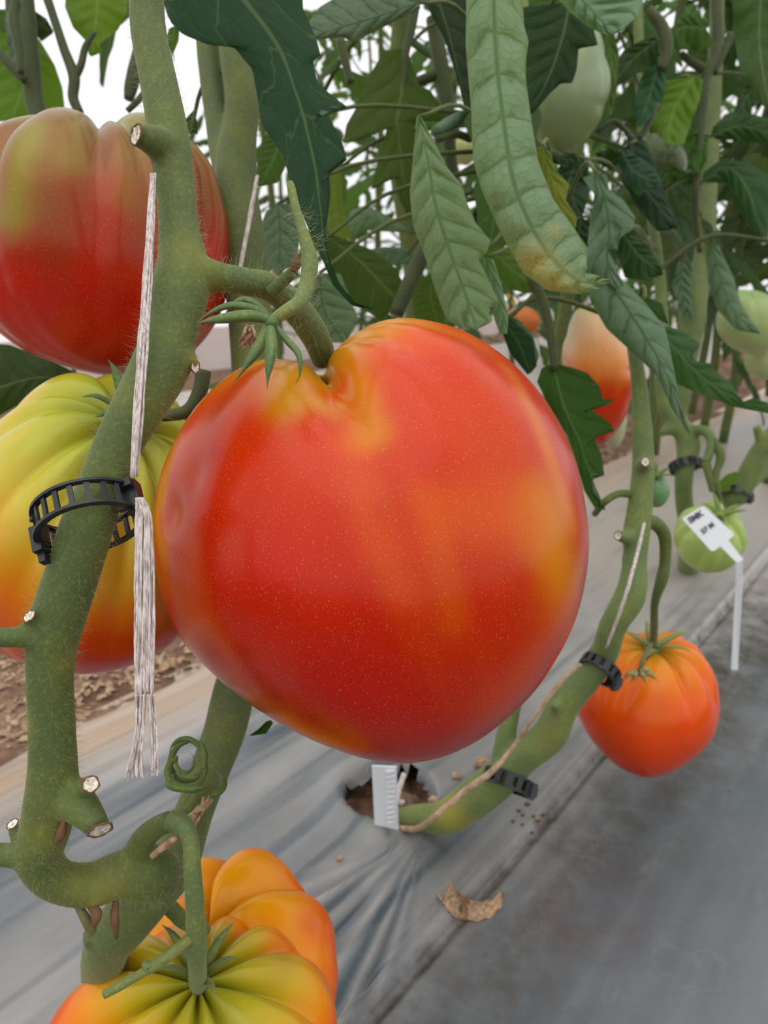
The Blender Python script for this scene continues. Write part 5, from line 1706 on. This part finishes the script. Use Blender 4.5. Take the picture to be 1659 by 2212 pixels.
for k, (m_, l_, rr_, dd_, cc_, ro, un) in enumerate([
    ([(212, -40), (208, 40), (197, 122)], [(145, -40), (140, 15), (158, 60), (185, 88), (192, 118), (197, 122)], [(285, -40), (272, 30), (255, 65), (215, 95), (222, 112), (197, 123)], .47, (0.11, 0.18, 0.012), .35, False),
    ([(60, 70), (55, 160), (25, 260)], [(-60, 70), (-70, 160), (-60, 270), (25, 260)], [(85, 85), (118, 140), (135, 190), (140, 235), (80, 258), (25, 262)], .50, (0.10, 0.18, 0.012), .35, False),
    ([(20, -40), (45, 60), (40, 160)], [(10, -40), (12, 60), (25, 150), (40, 160)], [(60, -40), (75, 40), (65, 120), (40, 162)], .49, (0.03, 0.05, 0.02), .6, True),
    ([(60, 30), (95, 55), (115, 70)], [(60, 55), (90, 90), (112, 74)], [(70, 20), (100, 40), (115, 66)], .48, (0.035, 0.06, 0.02), .4, False),
    ([(170, 830), (80, 815), (-40, 850)], [(165, 805), (90, 770), (20, 745), (-40, 740)], [(165, 845), (100, 850), (30, 880), (-40, 920)], .36, (0.030, 0.055, 0.016), .4, False),
    ([(-20, 20), (0, 80), (-10, 200)], [(-60, 20), (-60, 200)], [(15, 20), (30, 100), (10, 200)], .52, (0.05, 0.10, 0.012), .35, False)]):
    leaf3(p5, m_, l_, rr_, [dd_, dd_], cc_, ro, un, 6, .0015, .002, n=40, m=10, seed=k + 50)

# every leaf that starts inside the picture gets its own stalk back to the nearest stem
STEMS = {p1: [wa, wb], p2: [wc], p3: [w3], p5: [w5]}
for o, pr, b0, px0, dd0 in LEAVES:
    if pr not in STEMS or px0[1] < 5 or o.get('label', '').startswith('toothed dark'):
        continue
    best, bd = None, 9
    for w in STEMS[pr]:
        up_pen = np.where(w[:, 2] < b0[2] - .02, .08, 0)
        ds = np.linalg.norm(w - b0, axis=1) + up_pen
        k = int(np.argmin(ds))
        if ds[k] < bd:
            bd, best = ds[k], w[k]
    if bd < .010:
        continue
    away = (b0 - CAM) / np.linalg.norm(b0 - CAM)
    q1 = b0 * .65 + best * .35 + np.array([0, 0, .012]) + away * .01
    pth = catmull(np.array([b0 + away * .0008, q1, best]), 10)
    V, Fc = tube_geo(pth, np.linspace(.0009, .0015, 10) * (dd0 / .45) ** .5, 8, .1)
    link('petiole', mesh('petiole', V, Fc), M_STEM, o, color=(0.06, 0.085, 0.025))

# ================================================================== THE ROW BEHIND: whole plants with compound leaves
def leaflet_local(L, Wd, seed, n=14, m=4, droop=.3):
    r_ = np.random.default_rng(seed)
    V, UV, Fq = [], [], []
    roll = r_.uniform(.3, 1.2)
    for i in range(n):
        t = i / (n - 1)
        w = Wd * (math.sin(math.pi * min(1, t ** .75 * .97 + .02)) ** .8) * (1 - .38 * ((t * 4.2) % 1.0)) + 1e-4
        for k in range(-m, m + 1):
            s = k / m
            th = s * roll
            y = w * math.sin(th) / roll
            z = -w * (1 - math.cos(th)) / roll - droop * L * t * t + .06 * Wd * math.sin(t * 14 + 3 * s)
            x = L * t + abs(s) * w * .35
            V.append((x, y, z))
            UV.append((t * 5 + .5 - abs(s) * .5, s))
    K = 2 * m + 1
    for i in range(n - 1):
        for j in range(K - 1):
            a, b = i * K + j, i * K + j + 1
            Fq.append((a, a + K, b + K, b))
    return np.array(V), UV, Fq


def compound(seed, length=.22):
    r_ = np.random.default_rng(seed)
    V, UV, Fq = [], [], []
    pth = np.array([(length * t, 0, .05 * length * math.sin(t * 3) - .25 * length * t * t) for t in np.linspace(0, 1, 10)])

    def add(v, uv, f):
        k = len(V)
        V.extend(v); UV.extend(uv)
        Fq.extend([tuple(i + k for i in q) for q in f])
    tv, tf = tube_geo(pth, np.linspace(.0028, .0012, 10), 6)
    add([tuple(p) for p in tv], [(.5, 0.0)] * len(tv), tf)
    for t, side, sc in ((.38, 1, .7), (.42, -1, .7), (.66, 1, .9), (.70, -1, .95), (.98, 0, 1.25)):
        L = length * .42 * sc * r_.uniform(.85, 1.15)
        v, uv, f = leaflet_local(L, L * .27, seed * 10 + int(t * 100) + side, droop=r_.uniform(.2, .7))
        ang = side * math.radians(r_.uniform(45, 75))
        tw_ = r_.normal() * .4
        M = Matrix.Rotation(ang, 3, 'Z') @ Matrix.Rotation(tw_, 3, 'X')
        o_ = np.array([length * t, 0, .05 * length * math.sin(t * 3) - .25 * length * t * t])
        v = v @ np.array(M).T + o_
        add([tuple(p) for p in v], uv, f)
    return mesh('compound_leaf', V, Fq, True, UV)


CM = [compound(k + 1) for k in range(7)]
for m_ in CM:
    m_.materials.append(M_LEAF)


def row_plant(s, t, label, group, height, z_low, n_leaves, seed, tone=1.0, lscale=1.0, gl=-.0):
    r_ = np.random.default_rng(seed)
    bx, by = s * B[0] + t * N[0], s * B[1] + t * N[1]
    root = thing('tomato_plant', label, 'plant', (bx, by, gl), group)
    pts = [np.array([0, 0, 0.0])]
    x, y = 0, 0
    for z in np.linspace(.15, height, 8):
        x += r_.normal() * .015; y += r_.normal() * .015
        pts.append(np.array([x, y, z]))
    pp = catmull(np.array(pts), 40)
    V, Fc = tube_geo(pp, np.linspace(.0095, .006, 40), 10, .12, True, seed)
    so = link('stem', mesh('stem', V, Fc), M_STEM, None, color=STEM_G)
    so.parent = root
    for k in range(n_leaves):
        z = z_low + (height - z_low) * (k + r_.uniform(0, .6)) / n_leaves
        i = int(np.clip(np.searchsorted(pp[:, 2], z), 0, 39))
        o = bpy.data.objects.new('leaf', CM[r_.integers(0, len(CM))])
        col.objects.link(o)
        o.parent = root
        o.location = pp[i]
        o.rotation_euler = (r_.normal() * .25, r_.uniform(-.2, .75), k * 2.4 + r_.normal() * .4)
        sc = lscale * r_.uniform(.8, 1.25)
        o.scale = (sc, sc, sc)
        g = r_.uniform(.7, 1.35) * tone
        o.color = (0.045 * g * r_.uniform(.8, 1.3), 0.095 * g, 0.022 * g, 1)
    return root


ORD = ['nearest', 'second', 'third', 'fourth', 'fifth', 'sixth', 'seventh', 'eighth', 'ninth', 'tenth']
S3, T3 = st(g3)
t_row = T_H
for k in range(7):
    s = S_H + 1.0 + .40 * k
    row_plant(s, t_row + random.uniform(-.03, .03), 'leafy tomato plant further along the near bed, %s past the bare stem' % ORD[k], 'tomato plants along the near bed', 1.35, .30, 20, 200 + k, .85)
for k in range(9):
    s = 1.35 + .36 * k
    row_plant(s, T_FAR + .40 + random.uniform(-.05, .05), 'leafy tomato plant on the far bed across the path, %s from the left' % ORD[k], 'tomato plants on the far bed', 1.4, .10, 22, 300 + k, .95, 1.0)
for k in range(4):
    s = .62 + .36 * k
    row_plant(s, t_row + .20, 'leafy side shoot of the near row beyond the toothed leaf, %s from the camera' % ORD[k], 'tomato plants along the near bed', 1.2, .46, 12, 400 + k, .8)
FILL = ['its bare stem rising behind the clipped stem', 'rising left of the large smooth green tomato', 'directly behind the large smooth green tomato', 'cut by the right edge of the frame']
for k, (x, d) in enumerate([(1455, 1.35), (1530, 1.75), (1610, 1.45), (1700, 2.0)]):
    q = P(x, 600, d)
    s, t = st(q)
    row_plant(s, t, 'leafy tomato plant on the near bed, ' + FILL[k], 'tomato plants along the near bed', 1.2, .36, 20, 600 + k, .8)
for k in range(9):
    row_plant(2.2 + .55 * k, T_FAR + 1.25 + random.uniform(-.08, .08), 'distant tomato plant by the tunnel wall, %s from the left' % ORD[k], 'tomato plants by the tunnel wall', 1.5, .05, 22, 700 + k, 1.3, 1.1)  # raised tone imitates foliage bleached by bright haze
# distant yellow flowers
for k, (x, y) in enumerate([(1098, 640), (1110, 652), (1088, 655), (1440, 665)]):
    o = thing_at('flower', 'tiny yellow flower far back among the shaded stems, ' + ['topmost of three', 'rightmost of three', 'leftmost of three', 'alone at right'][k], 'flower', (x, y), 1.6, 'distant yellow flowers')
    for j in range(5):
        a = j * 1.2566
        blade('petal', [(x, y, 1.6), (x + 3.5 * math.cos(a), y + 3.5 * math.sin(a), 1.59), (x + 7 * math.cos(a), y + 7 * math.sin(a), 1.6)], 2.5, M_YEL, o, (1, 1, 1), 6)

# ================================================================== LABELS, DRIED LEAF
def slab(name, corners, th_vec, mat, parent, n=1):
    c = [np.asarray(p) for p in corners]
    V = [p for p in c] + [p + th_vec for p in c]
    k = len(c)
    Fq = [tuple(range(k)), tuple(range(k, 2 * k))[::-1]] + [(i, (i + 1) % k, (i + 1) % k + k, i + k) for i in range(k)]
    m = mesh(name, V, Fq, False)
    bm = bmesh.new(); bm.from_mesh(m); bmesh.ops.recalc_face_normals(bm, faces=bm.faces); bm.to_mesh(m); bm.free()
    return link(name, m, mat, parent)


gl_ = G(1587, 1447)
dl = depth_of(gl_)
lab = thing('plant_label', 'white plastic plant label on a thin stake in front of the green tomato', 'label', gl_)
dt_ = dl - .045
pl = [(1474, 1121), (1478, 1117), (1516, 1094), (1523, 1095), (1583, 1150), (1585, 1157), (1574, 1167), (1606, 1209), (1592, 1216), (1556, 1180), (1543, 1190), (1536, 1190)]
back = -FWD * -0.0008
slab('label_plate', [P(x, y, dt_) for x, y in pl], FWD * .0009, M_WHITE, lab)
slab('stake', [P(1591, 1213, dt_ + .0), P(1605, 1208, dt_ + .0), P(1604, 1260, dt_ + .012), P(1594, 1447, dl), P(1580, 1447, dl), P(1590, 1260, dt_ + .012)], FWD * .0012, M_WHITE, lab)


def text_on(body, px, py, d, h_px, ang, parent, mat):
    cu = bpy.data.curves.new('lettering', 'FONT')
    cu.body = body
    cu.align_x = 'CENTER'; cu.align_y = 'CENTER'
    cu.size = h_px * d / F * 1.4
    cu.extrude = 0.00015
    cu.offset = h_px * d / F * 0.05
    o = bpy.data.objects.new('lettering', cu)
    col.objects.link(o)
    X = RT * math.cos(ang) + UP * math.sin(ang)
    Z = -FWD
    Y = np.cross(Z, X)
    M = Matrix((X, Y, Z)).transposed().to_4x4()
    dg = bpy.context.evaluated_depsgraph_get()
    m = bpy.data.meshes.new_from_object(o.evaluated_get(dg))
    bpy.data.objects.remove(o)
    m.transform(Matrix.Translation(Vector(P(px, py, d - .0005))) @ M)
    m.materials.clear()
    return link('lettering', m, mat, parent)


text_on('SMK', 1503, 1117, dt_, 13, math.radians(32), lab, M_INK)
text_on('57 M', 1529, 1141, dt_, 11, math.radians(36), lab, M_INK)

# tag standing in the planting hole
gt_ = G(835, 1790)
tg = thing('plant_tag', 'white ridged plastic strip standing upright in the planting hole', 'label', gt_)
Yb = gt_[1]
cs = [PY(803, 1655, Yb - .004), PY(857, 1657, Yb - .004), PY(861, 1793, Yb), PY(809, 1781, Yb)]
slab('strip', cs, np.array([0, .0012, 0]), M_WHITE, tg)
for k in range(11):
    y = 1667 + k * 11
    a = PY(830 + k * .3, y + 2 * math.sin(k), Yb - .0045 + .0003 * k); b = PY(855, y - 3, Yb - .0045 + .0003 * k)
    w = catmull(np.array([a, (a + b) / 2 + np.array([0, -.0006, .0003]), b]), 7)
    V, Fc = tube_geo(w, np.array([.3, .8, 1, 1, 1, .9, .6]) * .0008, 8)
    link('ridge', mesh('ridge', V, Fc), M_WHITE, tg)
tw4 = thing('root_string', 'short white string end beside the tag in the planting hole', 'string', G(868, 1700))
w_, r__ = pxpath([(858, 1735, d0 - .01, 5), (862, 1705, d0 + .0, 6), (873, 1672, d0 + .01, 6)], 8)
V, Fc = tube_geo(w_, r__, 8, .2)
link('strand', mesh('strand', V, Fc), M_TWINE, tw4)

# dried curled leaf on the film
gd = G(1020, 1985)
dlf = thing('dried_leaf', 'brown curled dry leaf lying alone on the grey film', 'leaf', gd)
dd = depth_of(gd)
n, m = 40, 10
mid_ = catmull(np.array([(955, 1945, 0), (972, 1972, 0), (1010, 1988, 0), (1050, 1984, 0), (1080, 1962, 0), (1090, 1928, 0)], float), n)
up_ = catmull(np.array([(968, 1905, 0), (985, 1925, 0), (1015, 1945, 0), (1045, 1952, 0), (1068, 1940, 0), (1088, 1925, 0)], float), n)
V, Fq = [], []
r_ = np.random.default_rng(3)
for i in range(n):
    base = G(mid_[i, 0], mid_[i, 1] + 3)
    top = PY(up_[i, 0], up_[i, 1], base[1] + .004)
    mid2 = (base + top) / 2 + np.array([0, .010 * math.sin(math.pi * i / (n - 1)), -.002])
    for j in range(m + 1):
        s = j / m
        q = base * (1 - s) ** 2 + mid2 * 2 * s * (1 - s) + top * s * s
        q = q + np.array([0, .0008 * float(vnoise(i * .35, s * 4, 1)), .0008 * float(vnoise(i * .4, s * 4, 5)) + .001])
        V.append(q)
for i in range(n - 1):
    for j in range(m):
        a = i * (m + 1) + j
        Fq.append((a, a + 1, a + m + 2, a + m + 1))
link('leaf_blade', mesh('leaf_blade', V, Fq), M_DRY, dlf)
w = np.array([G(x, y) + np.array([0, 0, .002]) for x, y in [(945, 1935), (958, 1955), (975, 1975)]])
V, Fc = tube_geo(catmull(w, 8), np.full(8, .0008), 6)
link('leaf_stalk', mesh('leaf_stalk', V, Fc), M_DRY, dlf)

# small scraps on the film
def scrap(name, label, cat, px, py, rpx, mat, seed):
    c = G(px, py)
    h = rpx * depth_of(c) / F
    o = thing(name, label, cat, c)
    bm = bmesh.new()
    bmesh.ops.create_icosphere(bm, subdivisions=3, radius=1)
    for v in bm.verts:
        q = np.array(v.co)
        k = 1 + .5 * float(fbm(q[0] * 1.5 + seed, q[1] * 1.5, q[2] * 1.5, 2))
        v.co = Vector(c + q * np.array([h, h * .8, h * .7]) * k + np.array([0, 0, h * .6]))
    m = bpy.data.meshes.new(name)
    bm.to_mesh(m); bm.free()
    m.polygons.foreach_set('use_smooth', [True] * len(m.polygons))
    link('body', m, mat, o)


scrap('dried_bud', 'small yellowish dried bud on the film right of the hole', 'bud', 986, 1680, 11, M_STRAW, 1)
scrap('dried_flake', 'orange brown dry flake at the foot of the small lower clip', 'flake', 1040, 1655, 16, M_DRY, 2)
scrap('dried_flake', 'tiny orange flake lying left of the wrinkles in the film', 'flake', 734, 1857, 7, M_STRAW, 3)
scrap('soil_clod', 'small pale brown clod on the right rim of the hole', 'clod', 935, 1733, 10, M_STRAW, 4)
scrap('stone', 'pale pebble in the planting hole beside the white tag', 'stone', 867, 1738, 8, M_TWINE, 5)
# hanging leaf tip below the big tomato
leaf3(p1, [(585, 1555), (568, 1575), (540, 1588)], [(575, 1558), (558, 1575), (540, 1588)], [(590, 1562), (575, 1585), (540, 1590)], [.30, .30], MID, .4, n=20, m=5)
